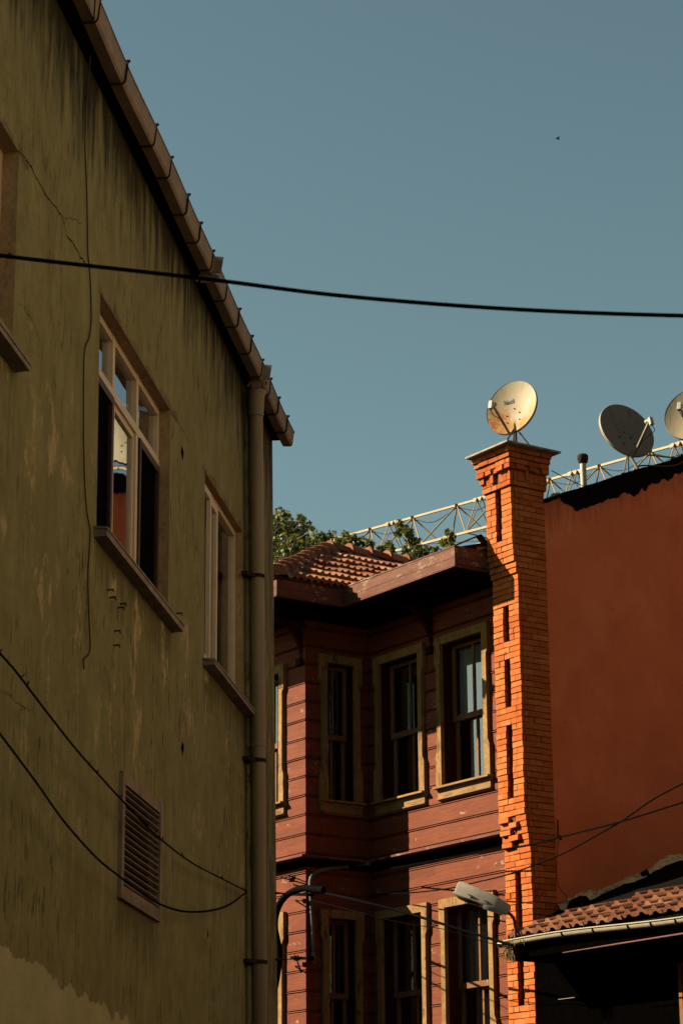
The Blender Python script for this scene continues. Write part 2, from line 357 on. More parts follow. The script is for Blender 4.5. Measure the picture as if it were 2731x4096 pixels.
# end, back and roof of the building
mb = MB()
mb.face([(19.72, 0, 0), (19.72, 8, 0), (19.30, 8, ZT), (19.30, 0, ZT)])
mb.face([(-6, 0, 0), (-6, 8, 0), (-6, 8, ZT), (-6, 0, ZT)])
mb.face([(-6, 8, 0), (19.72, 8, 0), (19.30, 8, ZT), (-6, 8, ZT)])
mb.build('side_walls', M['stucco'], gb)
def depth_tone(n): return n
# reveals
def jamb(k, dp, par):
    mb = MB(); q = op[k]
    for i in range(4):
        (x0, z0), (x1, z1) = q[i], q[(i+1) % 4]
        mb.face([(x0, 0, z0), (x1, 0, z1), (x1, dp, z1), (x0, dp, z0)])
    mb.build('jamb', M['jamb'], par)
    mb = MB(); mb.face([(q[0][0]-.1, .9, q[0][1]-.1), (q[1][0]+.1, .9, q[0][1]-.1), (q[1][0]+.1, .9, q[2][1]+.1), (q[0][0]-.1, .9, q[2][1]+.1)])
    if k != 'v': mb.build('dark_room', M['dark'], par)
# soffit, roof deck
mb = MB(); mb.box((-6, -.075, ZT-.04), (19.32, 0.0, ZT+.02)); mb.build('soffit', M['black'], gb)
mb = MB(); mb.face([(-6.1, -.10, ZT+.07), (19.40, -.10, ZT+.07), (19.40, 4, ZT+1.0), (-6.1, 4, ZT+1.0)]); mb.face([(-6.1, 8.1, ZT+.07), (19.40, 8.1, ZT+.07), (19.40, 4, ZT+1.0), (-6.1, 4, ZT+1.0)])
mb.face([(19.3, 0, ZT), (19.3, 8, ZT), (19.3, 4, ZT+.98)])
mb.build('roof', M['tile'], gb)
# gutter: pressed half-square section
gut = MB()
prof = [(-.072, 0.02), (-.080, 0.0), (-.150, -.004), (-.163, .012), (-.176, .115), (-.182, .118), (-.182, .122), (-.170, .122), (-.072, .122)]
def gz(t): return 8.06+.0035*(19-t)*1.6+.006*sin(t*2.3)
xs = [9+.25*i for i in range(42)]+[19.37]; xs = [-6, 0, 6]+xs
rings = [[gut.p((x, y+.004*sin(x*3.1), gz(x)+z)) for y, z in prof] for x in xs]
for a, b in zip(rings, rings[1:]):
    for k in range(len(prof)-1): gut.f.append([a[k], a[k+1], b[k+1], b[k]])
gut.f.append(rings[-1]); go = gut.build('gutter', M['gutter'], gb)
tt = [10.9]+[G.hit(x*S1, y*S1, 1, -.17)[0] for x, y in ((515, 10), (660, 290), (810, 622), (888, 828), (977, 1014), (1042, 1170), (1106, 1313), (1180, 1470), (1245, 1625), (1310, 1780), (1365, 1897), (1408, 2004), (1452, 2100), (1497, 2206))]
for t in tt:
    st = MB(); z = gz(t)
    pr = [(-.070, .0), (-.081, -.006), (-.152, -.010), (-.169, .010), (-.180, .126), (-.196, .139), (-.165, .139)]
    for (ya, za), (yb, zb) in zip(pr, pr[1:]): st.bar((t, ya, z+za), (t, yb, z+zb), .013, .004, up=(1, 0, 0))
    st.build('gutter_bracket', M['clamp'], go)
for t in (G.hit(1118*S1, 1340*S1, 1, -.17)[0], G.hit(*c2p(1375, 260), 1, -.17)[0]):
    st = MB(); z = gz(t); pr = [(-.066, .0), (-.081, -.010), (-.154, -.014), (-.172, .010), (-.190, .130)]
    for (ya, za), (yb, zb) in zip(pr, pr[1:]): st.bar((t, ya, z+za), (t, yb, z+zb), .10, .012, up=(1, 0, 0))
    st.build('gutter_sleeve', M['gutter'], go)
# downpipe
tc = G.hit(1023, 1900, 1, -.10)[0]; tb = G.hit(1040, 4096, 1, -.10)[0]
def dpx(z): return tc+(tb-tc)*(7.8-z)/4.7
mb = MB(); mb.tube([(dpx(z), -.10, z) for z in (8.0, 7.9, 6, 4, 2.5, .2)], .055, 20)
dp = mb.build('downpipe', M['pipe'], gb, True)
mb = MB(); mb.tube([(dpx(7.95), -.11, 8.02), (dpx(7.95), -.10, 7.96), (dpx(7.9), -.10, 7.80)], [.075, .068, .062], 20); mb.build('outlet', M['pipe'], dp, True)
def dz(px): return G.hit(1030, px, 1, -.10)[2]
for z in (dz(2600+490*S1),): mb = MB(); mb.tube([(dpx(z), -.10, z-.02), (dpx(z), -.10, z+.02)], .061, 20); mb.tube([(dpx(z), -.10, z+.02), (dpx(z), -.10, z+.03)], .064, 20); mb.build('collar', M['pipe'], dp, True)
for z in (dz(1300+1320*S1), dz(2600+575*S1), dz(2600+1625*S1)):
    mb = MB(); mb.tube([(dpx(z), -.10, z-.014), (dpx(z), -.10, z+.014)], .062, 18); mb.bar((dpx(z)-.10, -.03, z), (dpx(z)-.03, -.12, z), .02, .03); mb.box((dpx(z)-.14, -.05, z-.014), (dpx(z)-.02, .0, z+.014))
    mb.build('pipe_clamp', M['clamp'], dp, True)
mb = MB(); mb.tube([(G.hit(984, 1900, 1, -.02)[0], -.02, 8.0), (G.hit(1000, 4096, 1, -.02)[0], -.02, 2.4), (18.5, -.02, .2)], .026, 10); mb.build('conduit', M['stucco'], gb, True)

def pvc_window(key, mull, transom, yb, open_cells, mname='window'):
    """fixed frame with mullions (fractions of the width) and a transom; each pane in its own sash"""
    q = op[key]; x0, x1 = q[0][0], q[1][0]; z0, z1 = q[0][1], q[2][1]; fr = .045
    ot = MB(); d = .05
    lx = lambda f, z: (q[0][0]+(q[3][0]-q[0][0])*(z-z0)/(z1-z0))*(1-f)+(q[1][0]+(q[2][0]-q[1][0])*(z-z0)/(z1-z0))*f
    def vbar(f, w, za, zb, y0, y1):
        ot.face([(lx(f, za)-w/2, y0, za), (lx(f, za)+w/2, y0, za), (lx(f, zb)+w/2, y0, zb), (lx(f, zb)-w/2, y0, zb)])
        for s_ in (-1, 1): ot.face([(lx(f, za)+s_*w/2, y0, za), (lx(f, za)+s_*w/2, y1, za), (lx(f, zb)+s_*w/2, y1, zb), (lx(f, zb)+s_*w/2, y0, zb)])
    def hbar(z, w, fa, fb, y0, y1):
        ot.box((lx(fa, z), y0, z-w/2), (lx(fb, z), y1, z+w/2))
    W = x1-x0; e = fr/2/W
    vbar(e, fr, z0, z1, yb, yb+d); vbar(1-e, fr, z0, z1, yb, yb+d)
    hbar(z0+fr/2, fr, 0, 1, yb-.001, yb+d); hbar(z1-fr/2, fr, 0, 1, yb-.001, yb+d)
    for m in mull: vbar(m, .062, z0, z1, yb-.004, yb+d)
    if transom: hbar(transom, .058, 0, 1, yb-.006, yb+d)
    return ot, lx
# window b : three bays and a transom; the two outer lower sashes stand open, the middle one reflects
tz = 6.49
o, lx = pvc_window('b', (.335, .665), tz, .075, None)
wb = o.build('window', M['pvc'], gb); tag(wb, 'three bay window with its two outer casements open and sky in the middle pane')
q = op['b']
def pane(f0, f1, z0, z1, y, nm='pane', mat=None, par=None):
    m_ = MB(); m_.face([(lx(f0, z0), y, z0), (lx(f1, z0), y, z0), (lx(f1, z1), y, z1), (lx(f0, z1), y, z1)]); return m_.build(nm, mat or M['glassg'], par or wb)
for f0, f1 in ((.02, .32), (.35, .65), (.68, .98)): pane(f0, f1, tz+.03, 6.83, .105)
pane(.36, .64, 5.49, tz-.03, .100)
# middle sash frame with thin dark gasket
def sashframe(f0, f1, z0, z1, y, w, par, mat=None):
    m_ = MB()
    xa, xb = lx(f0, z0), lx(f1, z0)
    m_.box((xa, y, z0), (xa+w, y+.03, z1)); m_.box((xb-w, y, z0), (xb, y+.03, z1))
    m_.box((xa+w, y, z1-w), (xb-w, y+.03, z1)); m_.box((xa+w, y, z0), (xb-w, y+.03, z0+w))
    return m_.build('sash', mat or M['pvc'], par)
sashframe(.355, .645, 5.485, tz-.029, .085, .04, wb)
M['darkframe'] = simple('brown_fly_screen', (.030, .012, .008), .6)
for f0, f1 in ((.018, .318), (.682, .982)):
    s_ = sashframe(f0, f1, 5.485, tz-.029, .062, .05, wb, M['darkframe'])
    pane(f0+.02, f1-.02, 5.53, tz-.07, .082, 'screen', M['dark'])
# window c
o, lx = pvc_window('c', (.47,), None, .055, None)
wc = o.build('window', M['pvc'], gb); tag(wc, 'narrow two casement window nearest the downpipe')
m_ = sashframe(.03, .25, 5.50, 6.80, .030, .055, wc); m_ = sashframe(.25, .46, 5.50, 6.80, .043, .06, wc)
pane(.08, .44, 5.55, 6.75, .065, 'pane', M['glassc'], wc); pane(.50, .97, 5.50, 6.80, .08, 'pane', M['glassc'], wc)
# window a
o, lx = pvc_window('a', (.5,), None, .085, None)
wa = o.build('window', M['pvc'], gb); pane(.02, .48, ZA0+.04, ZA1-.04, .115, 'pane', None, wa); pane(.52, .98, ZA0+.04, ZA1-.04, .115, 'pane', None, wa)
jamb('a', .13, wa); jamb('b', .13, wb); jamb('c', .11, wc)
mb = MB()
for k in range(27):
    x = 16.2+.06*k; mb.face([(x, .20+.02*(k % 2), 5.5), (x+.06, .20+.02*((k+1) % 2), 5.5), (x+.06, .20+.02*((k+1) % 2), 6.8), (x, .20+.02*(k % 2), 6.8)])
mb.build('curtain', M['roomcurtain'], wc)
# sills
def sill(key, xa, xb, zt, out, th, par):
    m_ = MB(); m_.prism([(0.0, zt), (-out, zt-.015), (-out, zt-.015-th), (0.0, zt-.02-th)], lambda q_: (xa, q_[0], q_[1]), lambda q_: (xb, q_[0], q_[1]))
    m_.prism([(0.12, zt+.012), (-out-.006, zt-.010), (-out-.006, zt-.022), (0.12, zt-.004)], lambda q_: (xa-.01, q_[0], q_[1]), lambda q_: (xb+.01, q_[0], q_[1]))
    return m_.build('sill', M['sill'], par)
sill('b', 12.78, 15.06, 5.445, .075, .045, wb); sill('c', 16.16, 18.0, 5.47, .085, .035, wc); sill('a', XA-2.4, _sr.x, _sr.z+.05, .08, .035, wa)
# timber louvred vent
x0, x1, z0, z1 = 13.60, 14.70, 3.50, 4.16
mb = MB(); w = .05
mb.box((x0-.03, -.024, z0-.035), (x0+w*.7, .05, z1+.035)); mb.box((x1-w*.5, -.024, z0-.035), (x1+.03, .05, z1+.035))
mb.box((x0+w*.7, -.022, z1-w*.6), (x1-w*.5, .05, z1+.035)); mb.box((x0+w*.7, -.022, z0-.035), (x1-w*.5, .05, z0+w*.8))
ve = mb.build('vent', M['louvre'], gb); tag(ve, 'wooden louvred vent'); jamb('v', .10, ve)
nl = 15
for k in range(nl):
    z = z0+.06+(z1-z0-.11)*k/(nl-1); m_ = MB(); m_.bar((x0+.03, -.006, z), (x1-.02, -.006+random.uniform(-.004, .004), z+random.uniform(-.003, .003)), .019, .009, up=(0, .5, 1)); m_.build('slat', M['louvre'], ve)
mb = MB(); mb.face([(x0, .06, z0), (x1, .06, z0), (x1, .06, z1), (x0, .06, z1)]); mb.build('backing', M['dark'], ve)
# hooks and iron stubs in the plaster
for (x, y) in ((580, 1385), (590, 1425), (645, 1458), (635, 1478), (615, 1600), (612, 1675), (938, 1508), (938, 1553)):
    a = G.hit(*c2p(x, y), 1, -.02); m_ = MB(); m_.bar((a.x, .01, a.z), (a.x, -.038, a.z+.003), .008); m_.bar((a.x, -.034, a.z), (a.x, -.038, a.z-.014), .007); m_.build('iron_stub', M['clamp'], gb)
for pts in ([c2p(953, 630), c2p(948, 665), c2p(957, 705), c2p(962, 670)], [c3p(955, 475), c3p(948, 510), c3p(957, 550), c3p(963, 505)], [c3p(1088, 1455), c3p(1086, 1490), c3p(1088, 1515), c3p(1091, 1480)]):
    m_ = MB(); m_.face([tuple(G.hit(*p_, 1, -.003)) for p_ in pts]); m_.build('plaster_gap', M['dark'], gb)
# cracks (thin dark strips laid flat over the plaster)
def crack(pts, w=.006):
    m_ = MB(); P = interp([G.hit(*p_, 1, -.002) for p_ in pts], 6)
    P = [p_+Vector((random.uniform(-1, 1)*.012, 0, random.uniform(-1, 1)*.012)) for p_ in P]
    for a, b in zip(P, P[1:]):
        ww = w*random.uniform(.35, 1.1); m_.face([a+Vector((0, 0, ww/2)), a-Vector((0, 0, ww/2)), b-Vector((0, 0, ww/2)), b+Vector((0, 0, ww/2))])
    m_.build('crack', M['dark'], gb)
crack([(x*S1, y*S1) for x, y in ((100, 780), (150, 850), (210, 960), (260, 1050), (330, 1140), (355, 1245), (380, 1260), (420, 1340), (455, 1385))], .010)
crack([(x*S1, y*S1) for x, y in ((100, 1580), (140, 1620), (180, 1700), (210, 1790))], .004)
crack([(x*S1, y*S1) for x, y in ((330, 1140), (380, 1150), (440, 1165))], .004)
crack([c2p(*p_) for p_ in ((895, 455), (925, 500), (955, 545), (985, 620))], .006)
crack([c3p(*p_) for p_ in ((0, 225), (50, 235), (110, 295), (160, 310))], .005)

# ================================================================== cables on the green wall
def cable(name, pts, r, mat, label, cat='cable', n=8, group=None, twist=False, ip=10, knots=0):
    P = interp(pts, ip) if ip else [Vector(q_) for q_ in pts]
    m_ = MB()
    if twist:
        s0 = 0; A = []; B = []
        L = [0]
        for a, b in zip(P, P[1:]): L.append(L[-1]+(b-a).length)
        step = twist/6; tot = L[-1]; k = 0; s_ = 0
        while s_ <= tot:
            while k < len(L)-2 and L[k+1] < s_: k += 1
            q_ = P[k].lerp(P[k+1], (s_-L[k])/max(1e-6, L[k+1]-L[k])); ph = 2*pi*s_/twist
            o_ = Vector((0, cos(ph), sin(ph)))*r*.75; A.append(q_+o_); B.append(q_-o_); s_ += step
        m_.tube(A, r*.75, 5); m_.tube(B, r*.75, 5)
    else: m_.tube(P, r, n)
    for k in range(knots):
        q_ = P[random.randrange(len(P))]; m_.bar(q_, q_+Vector((random.uniform(-.02, .02), random.uniform(-.015, .015), random.uniform(.008, .026))), .005)
    o_ = m_.build(name, mat, None, True); tag(o_, label, cat, group); return o_
def gw(x, y, v): return G.world(G.hit(x, y, 1, v))
def wl(x, y, v, ax=1): return WF.world(WF.hit(x, y, ax, v))
up_ = [(-60, -55), (0, 15), (95, 125), (235, 310), (400, 520), (520, 655), (615, 760), (720, 870), (830, 980), (1000, 1110), (1150, 1190), (1290, 1262)]
cable('twisted_cable', [gw(*c3p(x, y), -.16+.11*(x/1290)) for x, y in up_], .0055, M['cable'], 'knotty upper cable of two sagging over the green wall, crossing the louvred vent top', 'cable', knots=26, ip=8)
lo_ = [(-60, 360), (0, 435), (190, 690), (340, 900), (500, 1080), (610, 1172), (720, 1255), (830, 1325), (960, 1366), (1100, 1362), (1200, 1330), (1290, 1264)]
cable('twisted_cable', [gw(*c3p(x, y), -.16+.11*(x/1290)) for x, y in lo_], .0052, M['cable'], 'smooth lower cable of two sagging over the green wall, crossing the louvred vent foot', 'cable', twist=.05)
wv = [(x*S1, y*S1) for x, y in ((500, -90), (497, 30), (480, 230), (458, 450), (448, 620), (446, 800), (455, 1000), (460, 1300), (472, 1450), (478, 1650), (468, 1760))]+[c2p(*p_) for p_ in ((442, 150), (438, 420), (440, 700), (452, 950), (472, 1090), (461, 1300), (466, 1520), (472, 1700), (440, 1748), (440, 1800))]
cable('wall_wire', [gw(x, y, -.20 if y < 60 else (-.06 if y < 200 else -.012)) for x, y in wv], .0045, M['wire'], 'thin brown wire running down the green wall from the gutter', 'wire', ip=6)
# thick out-of-focus cable close to the camera
fg = [(-1500, 830), (-700, 930), (0, 1022), (801, 1113), (1365, 1183), (2038, 1236), (2731, 1263), (3600, 1275), (4500, 1262)]
pts = []
for x, y in fg:
    r_ = ray(x, y); pts.append(CAM+r_*(6.6/r_.y))
e_ = pts[0]-pts[1]
cable('overhead_cable', pts, .0062, M['cable'], 'thick black cable crossing the whole sky close to the viewer', 'cable', n=12)

# ================================================================== RED WOODEN HOUSE
hs = empty('wooden_house', WF)
tag(hs, 'red clapboard house with cream window trim, deep eaves and a terracotta tiled roof', 'house')
YR = .42; D = 1.08; YP = YR-D; XQ = -4.0; XP = -4.0
EZ0, EZ1 = 9.86, 10.12; YFR = -.66; YFP = -1.74; XRET = -3.08; XE = -.56
ROW = .2635; Z0ROW = 7.118-ROW*20
# matrices for the three wall faces: local (u right, v inward, z)
MR = Matrix.Translation((0, YR, 0))
MP = Matrix.Translation((0, YP, 0))
MT = Matrix(((0, -1, 0, XP), (1, 0, 0, 0), (0, 0, 1, 0), (0, 0, 0, 1)))   # u -> +Y , v -> -X
rowprof = [(0, 0, .122, .0015), (.122, .0015, .124, -.0005), (.124, -.0005, .226, 0), (.219, 0, .221, .026), (.221, .026, .239, .026), (.239, .026, .241, -.002), (.241, -.002, .252, -.010), (.252, -.010, .2535, .014), (.2535, .014, .2635, .014), (.2635, .014, .2635, 0)]
rowprof = [(ROW-b, yb, ROW-a, ya) for a, ya, b, yb in rowprof][::-1]
def clapboards(M_, u0_, u1_, z0, z1, holes, name, joints=()):
    m_ = MB(M_); k = int((z0-Z0ROW)//ROW)
    while Z0ROW+k*ROW < z1:
        zb = Z0ROW+k*ROW; jo = random.uniform(-.002, .002)
        cuts = [u0_, u1_]
        nn = random.choice((0, 1, 1, 2)) if u1_-u0_ > 2 else 0
        for _ in range(nn): cuts.append(random.uniform(u0_+.3, u1_-.3))
        cuts.sort()
        for ca, cb in zip(cuts, cuts[1:]):
            jj = jo+random.uniform(-.0015, .0015); ca_ = ca+(.0015 if ca != u0_ else 0)
            for a, ya, b, yb in rowprof:
                zs = sorted({max(z0, min(z1, zb+a)), max(z0, min(z1, zb+b))} | {h_ for q_ in holes for h_ in (q_[2], q_[3]) if zb+a < h_ < zb+b})
                if len(zs) == 1: zs = zs*2
                for za, zc in zip(zs, zs[1:]):
                    if zc <= z0+1e-6 or za >= z1-1e-6: continue
                    mid = (za+zc)/2; iv = [(ca_, cb)]
                    for (ha, hb, hz0, hz1) in holes:
                        if hz0 < mid < hz1:
                            nv = []
                            for p0, p1 in iv:
                                if hb <= p0 or ha >= p1: nv.append((p0, p1))
                                else:
                                    if p0 < ha: nv.append((p0, ha))
                                    if hb < p1: nv.append((hb, p1))
                            iv = nv
                    ty = lambda z_: (ya+(yb-ya)*((z_-zb-a)/(b-a)) if b > a else ya)
                    y_a, y_c = (ty(za), ty(zc)) if b > a else (ya, yb)
                    for p0, p1 in iv: m_.face([(p0, y_a+jj, za), (p1, y_a+jj, za), (p1, y_c+jj, zc), (p0, y_c+jj, zc)])
        k += 1
    return m_.build(name, M['boards'], hs)
def h(x, y, v, ax=1): return WF.hit(x, y, ax, v)
# --- openings (u0,u1,z0,z1)
wz0, wz1 = 7.36, 9.30
C_up = (-2.27, -1.35, wz0, wz1); B_up = (-3.70, -2.78, wz0, wz1)
lz1 = h(1850, 3620, YR)[2]
BAND = h(1800, 3376, YR-.10)[2]
lz0 = lz1-1.95
C_lo = (-2.27, -1.35, lz0, lz1); B_lo = (-3.70, -2.78, lz0, lz1)
ox = h(1127, 3000, YP)[0]
P_up = (ox-.92, ox, wz0+.02, wz1-.08); P_lo = (ox-.92, ox, lz0, lz1)
t0_ = WF.hit(1302, 3000, 0, XP)[1]; t1_ = WF.hit(1412, 3000, 0, XP)[1]
T_up = (t0_, t1_, wz0, wz1); T_lo = (t0_, t1_, lz0, lz1)
clapboards(MR, XQ, -.40, 2.5, EZ0+.05, [C_up, B_up, C_lo, B_lo], 'wall')
clapboards(MP, XP-4.3, XP, 2.5, EZ0+.05, [P_up, P_lo], 'wall')
clapboards(MT, YP, YR, 2.5, EZ0+.05, [T_up, T_lo], 'wall')
def window(M_, o4, shade=False, curt=(-.3, 1.0), curt2=None):
    u0_, u1_, z0, z1 = o4; tw = .088; pr = .060; zs = z0; zt = z1
    bh = (z1-z0)
    m_ = MB(M_)
    # side architraves with stepped shoulders
    for s_ in (-1, 1):
        a = u0_ if s_ < 0 else u1_
        out = [(z0-.01, tw+.035), (z0+bh*.215, tw+.035), (z0+bh*.25, tw), (z1-bh*.16, tw), (z1-bh*.13, tw+.035), (z1+.115, tw+.035)]
        for (za, wa_), (zb, wb_) in zip(out, out[1:]):
            q_ = [(a, za), (a+s_*wa_, za), (a+s_*wb_, zb), (a, zb)]
            if za > z1-.3: q_[2] = (a+s_*wb_, zb); q_[3] = (a, z1)
            if s_ < 0: q_ = q_[::-1]
            m_.prism(q_, lambda p_: (p_[0], 0.001, p_[1]), lambda p_: (p_[0], -pr, p_[1]))
    q_ = [(u0_-.001, z1), (u1_+.001, z1), (u1_+tw+.03, z1+.115), (u0_-tw-.03, z1+.115)]
    m_.prism(q_[::-1], lambda p_: (p_[0], 0.001, p_[1]), lambda p_: (p_[0], -pr+.002, p_[1])); wn = m_.build('window', M['trim'], hs)
    # sill with mouldings
    m_ = MB(M_); e = tw+.05
    m_.box((u0_-e, -.115, z0-.030), (u1_+e, .001, z0-.003)); m_.box((u0_-e+.01, -.050, z0-.068), (u1_+e-.01, .0012, z0-.031))
    m_.box((u0_-e+.03, -.044, z0-.158), (u1_+e-.03, .0014, z0-.069)); m_.box((u0_-e+.02, -.062, z0-.172), (u1_+e-.02, .0016, z0-.159)); m_.box((u0_-e+.035, -.035, z0-.192), (u1_+e-.035, .0018, z0-.173))
    m_.build('sill', M['trimh'], wn)
    dpth = .155
    m_ = MB(M_)
    for a, b in (((u0_, z0), (u0_, z1)), ((u1_, z0), (u1_, z1)), ((u0_, z0), (u1_, z0)), ((u0_, z1), (u1_, z1))):
        m_.face([(a[0], 0, a[1]), (b[0], 0, b[1]), (b[0], dpth+.25, b[1]), (a[0], dpth+.25, a[1])])
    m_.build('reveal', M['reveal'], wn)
    zm = z0+bh*.475; um = (u0_+u1_)/2
    def sash(za, zb, y, rail, mz):
        m_ = MB(M_); st = .055
        m_.box((u0_, y, za), (u0_+st, y+.04, zb)); m_.box((u1_-st, y, za), (u1_, y+.04, zb))
        m_.box((u0_+st, y+.001, za), (u1_-st, y+.04, za+rail)); m_.box((u0_+st, y+.001, zb-.05), (u1_-st, y+.04, zb)); m_.box((um-.016, y+.003, za+rail), (um+.016, y+.035, zb-.05))
        s_ = m_.build('sash', M['sash'], wn); return s_
    s1 = sash(zm-.03, z1, dpth, .075, 0); s2 = sash(z0, zm+.03, dpth+.045, .055, 0)
    for (za, zb, y) in ((zm+.045, z1-.05, dpth+.022), (z0+.055, zm-.02, dpth+.067)):
        for ua, ub in ((u0_+.055, um-.016), (um+.016, u1_-.055)):
            m_ = MB(M_); m_.face([(ua, y, za), (ub, y, za), (ub, y, zb), (ua, y, zb)]); m_.build('pane', M['glass'], wn)
    # curtains behind each sash
    for rng, za, zb, yy in ((curt, zm, z1, dpth+.09), (curt2, z0+.02, zm, dpth+.13)):
        if not rng: continue
        m_ = MB(M_); n_ = 44; ca = u0_+(u1_-u0_)*rng[0]; cb = u0_+(u1_-u0_)*rng[1]; prev = None
        for k in range(n_+1):
            u = ca+(cb-ca)*k/n_; y = yy+.012*sin(k*1.35)+.006*sin(k*.6+1)
            cur = (m_.p((u, y, za)), m_.p((u+.006*sin(k), y+.01, zb)))
            if prev: m_.f.append([prev[0], cur[0], cur[1], prev[1]])
            prev = cur
        m_.build('curtain', M['dim_curtain'] if shade else M['curtain'], wn, True)
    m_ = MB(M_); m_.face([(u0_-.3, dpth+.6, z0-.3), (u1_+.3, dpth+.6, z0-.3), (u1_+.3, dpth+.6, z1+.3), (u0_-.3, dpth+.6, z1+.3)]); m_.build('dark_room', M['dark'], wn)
    return wn
window(MR, C_up, curt=(-.12, 1), curt2=(.22, 1)); window(MR, B_up, curt=None); window(MR, C_lo, shade=True, curt=(-.10, 1), curt2=(.22, 1)); window(MR, B_lo, curt=None, curt2=(.35, .6), shade=True)
window(MP, P_up, curt=(0, 1), curt2=(.2, 1)); window(MP, P_lo, curt=(0, 1), curt2=(.2, 1), shade=True)
window(MT, T_up, curt=(.1, .4), curt2=(.1, .4), shade=True); window(MT, T_lo, curt=(.1, .35), curt2=None, shade=True)
# band course between the floors
mb = MB()
def bandrun(a, b, y0, hh, M_=None):
    pass
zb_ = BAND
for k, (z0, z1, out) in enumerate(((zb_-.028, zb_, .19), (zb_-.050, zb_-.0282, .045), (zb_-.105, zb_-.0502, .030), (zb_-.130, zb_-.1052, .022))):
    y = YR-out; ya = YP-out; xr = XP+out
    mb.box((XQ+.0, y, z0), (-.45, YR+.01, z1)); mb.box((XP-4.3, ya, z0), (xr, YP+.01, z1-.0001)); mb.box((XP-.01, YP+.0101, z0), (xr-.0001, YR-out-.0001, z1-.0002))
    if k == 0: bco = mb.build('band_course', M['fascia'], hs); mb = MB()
mb.build('shadow_bed_mould', M['soffit'], bco)  # near-black mouldings: the shadow below the cap is put into their colour
# eaves
mb = MB()
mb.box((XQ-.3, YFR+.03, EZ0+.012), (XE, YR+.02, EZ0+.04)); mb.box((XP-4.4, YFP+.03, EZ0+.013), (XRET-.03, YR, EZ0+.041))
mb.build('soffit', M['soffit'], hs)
def fascia(a, b, out, name='fascia'):
    """a->b in plan, boards in two courses with a beaded lower edge; out = outward unit"""
    a = Vector((*a, 0)); b = Vector((*b, 0)); o_ = Vector((*out, 0)); m_ = MB(); dz = EZ1-EZ0
    def run(z0, z1, y0, y1, cuts=None):
        cs = cuts or [0, 1]
        for ca, cb in zip(cs, cs[1:]):
            A = a.lerp(b, ca)+(b-a).normalized()*.0015*(ca > 0); B = a.lerp(b, cb); j = random.uniform(-.002, .002) if len(cs) > 2 else 0
            m_.prism([(y0+j, z0), (y1+j, z0), (y1+j, z1), (y0+j, z1)], lambda q_: A+o_*q_[0]+Vector((0, 0, q_[1])), lambda q_: B+o_*q_[0]+Vector((0, 0, q_[1])))
    L = (b-a).length; L2 = [0, .43, 1] if L > 2 else [0, 1]
    run(EZ0+.125, EZ1, -.03, 0, L2); run(EZ0+.03, EZ0+.122, -.03, -.004, L2)
    run(EZ0+.018, EZ0+.0295, -.03, .004); run(EZ0-.002, EZ0+.0105, -.03, .010); run(EZ1+.001, EZ1+.018, -.05, .008)
    return m_.build(name, M['fascia'], hs)
fascia((XRET, YFR), (XE, YFR), (0, -1)); fascia((XP-4.4, YFP), (XRET, YFP), (0, -1)); fascia((XRET, YFP), (XRET, YFR), (1, 0))
fascia((XE-.0005, YFR), (XE-.0005, -.02), (1, 0))
# brackets under the eaves
def bracket(x, y, d, ht, M_=None):
    m_ = MB(M_)
    n_ = 10; arc = [(y-d*(1-cos(a*pi/2/n_))*1.0, EZ0-.0-ht+ht*sin(a*pi/2/n_)*.96) for a in range(n_+1)]
    poly = [(y, EZ0-ht)]+arc[1:]+[(y-d, EZ0+.01), (y, EZ0+.01)]
    m_.prism(poly, lambda q_: (x-.035, q_[0], q_[1]), lambda q_: (x+.035, q_[0], q_[1]))
    m_.box((x-.05, y-.06, EZ0-ht-.08), (x+.05, y, EZ0-ht+.02)); return m_.build('bracket', M['reveal'], hs)
for x in (-.62, -2.52): bracket(x, YR-.001, .55, .55)
bracket(-4.10, YP-.001, .55, .55); bracket(-6.0, YP-.001, .55, .55)

# --- tiled roofs
def tiles(mb_, O, U, Wd, nu, nw, inside, per=.11, course=.335, amp=.017, tilt=.030, sub=6, j=.004, roman=False):
    """courses of double-roll tiles: O corner, U along the eave, Wd up the slope; two rolls make one tile"""
    N = U.cross(Wd).normalized()
    if N.z < 0: N = -N
    for c in range(nw):
        off = 0 if roman else (c % 2)*per
        for t in range(-1, nu):
            ua = t*2*per+off
            if not inside((ua+per), (c+.5)*course): continue
            jz = random.uniform(-j, j); jw = random.uniform(-.012, .012); ju = random.uniform(-.003, .003)
            w0 = c*course-.03+jw; w1 = (c+1)*course+.01
            ring0 = []; ring1 = []; ringb = []
            for k in range(2*sub+1):
                u = ua+ju+2*per*k/(2*sub)*.985; hh = (amp*(1-cos(2*pi*k/sub)) if not roman else amp*2.2*((.5-.5*cos(pi*k/sub))**2.2)+amp*.5*(.5-.5*cos(4*pi*k/sub)))
                ring0.append(mb_.p(O+U*u+Wd*w0+N*(hh+tilt+jz))); ring1.append(mb_.p(O+U*u+Wd*w1+N*(hh+.002+jz))); ringb.append(mb_.p(O+U*u+Wd*(w0+.004)+N*(hh*.85+tilt*.35-.012+jz)))
            for k in range(2*sub):
                mb_.f.append([ring0[k], ring0[k+1], ring1[k+1], ring1[k]]); mb_.f.append([ringb[k], ringb[k+1], ring0[k+1], ring0[k]])
            for e in (0, -1): mb_.f.append([ringb[e], ring0[e], ring1[e]])
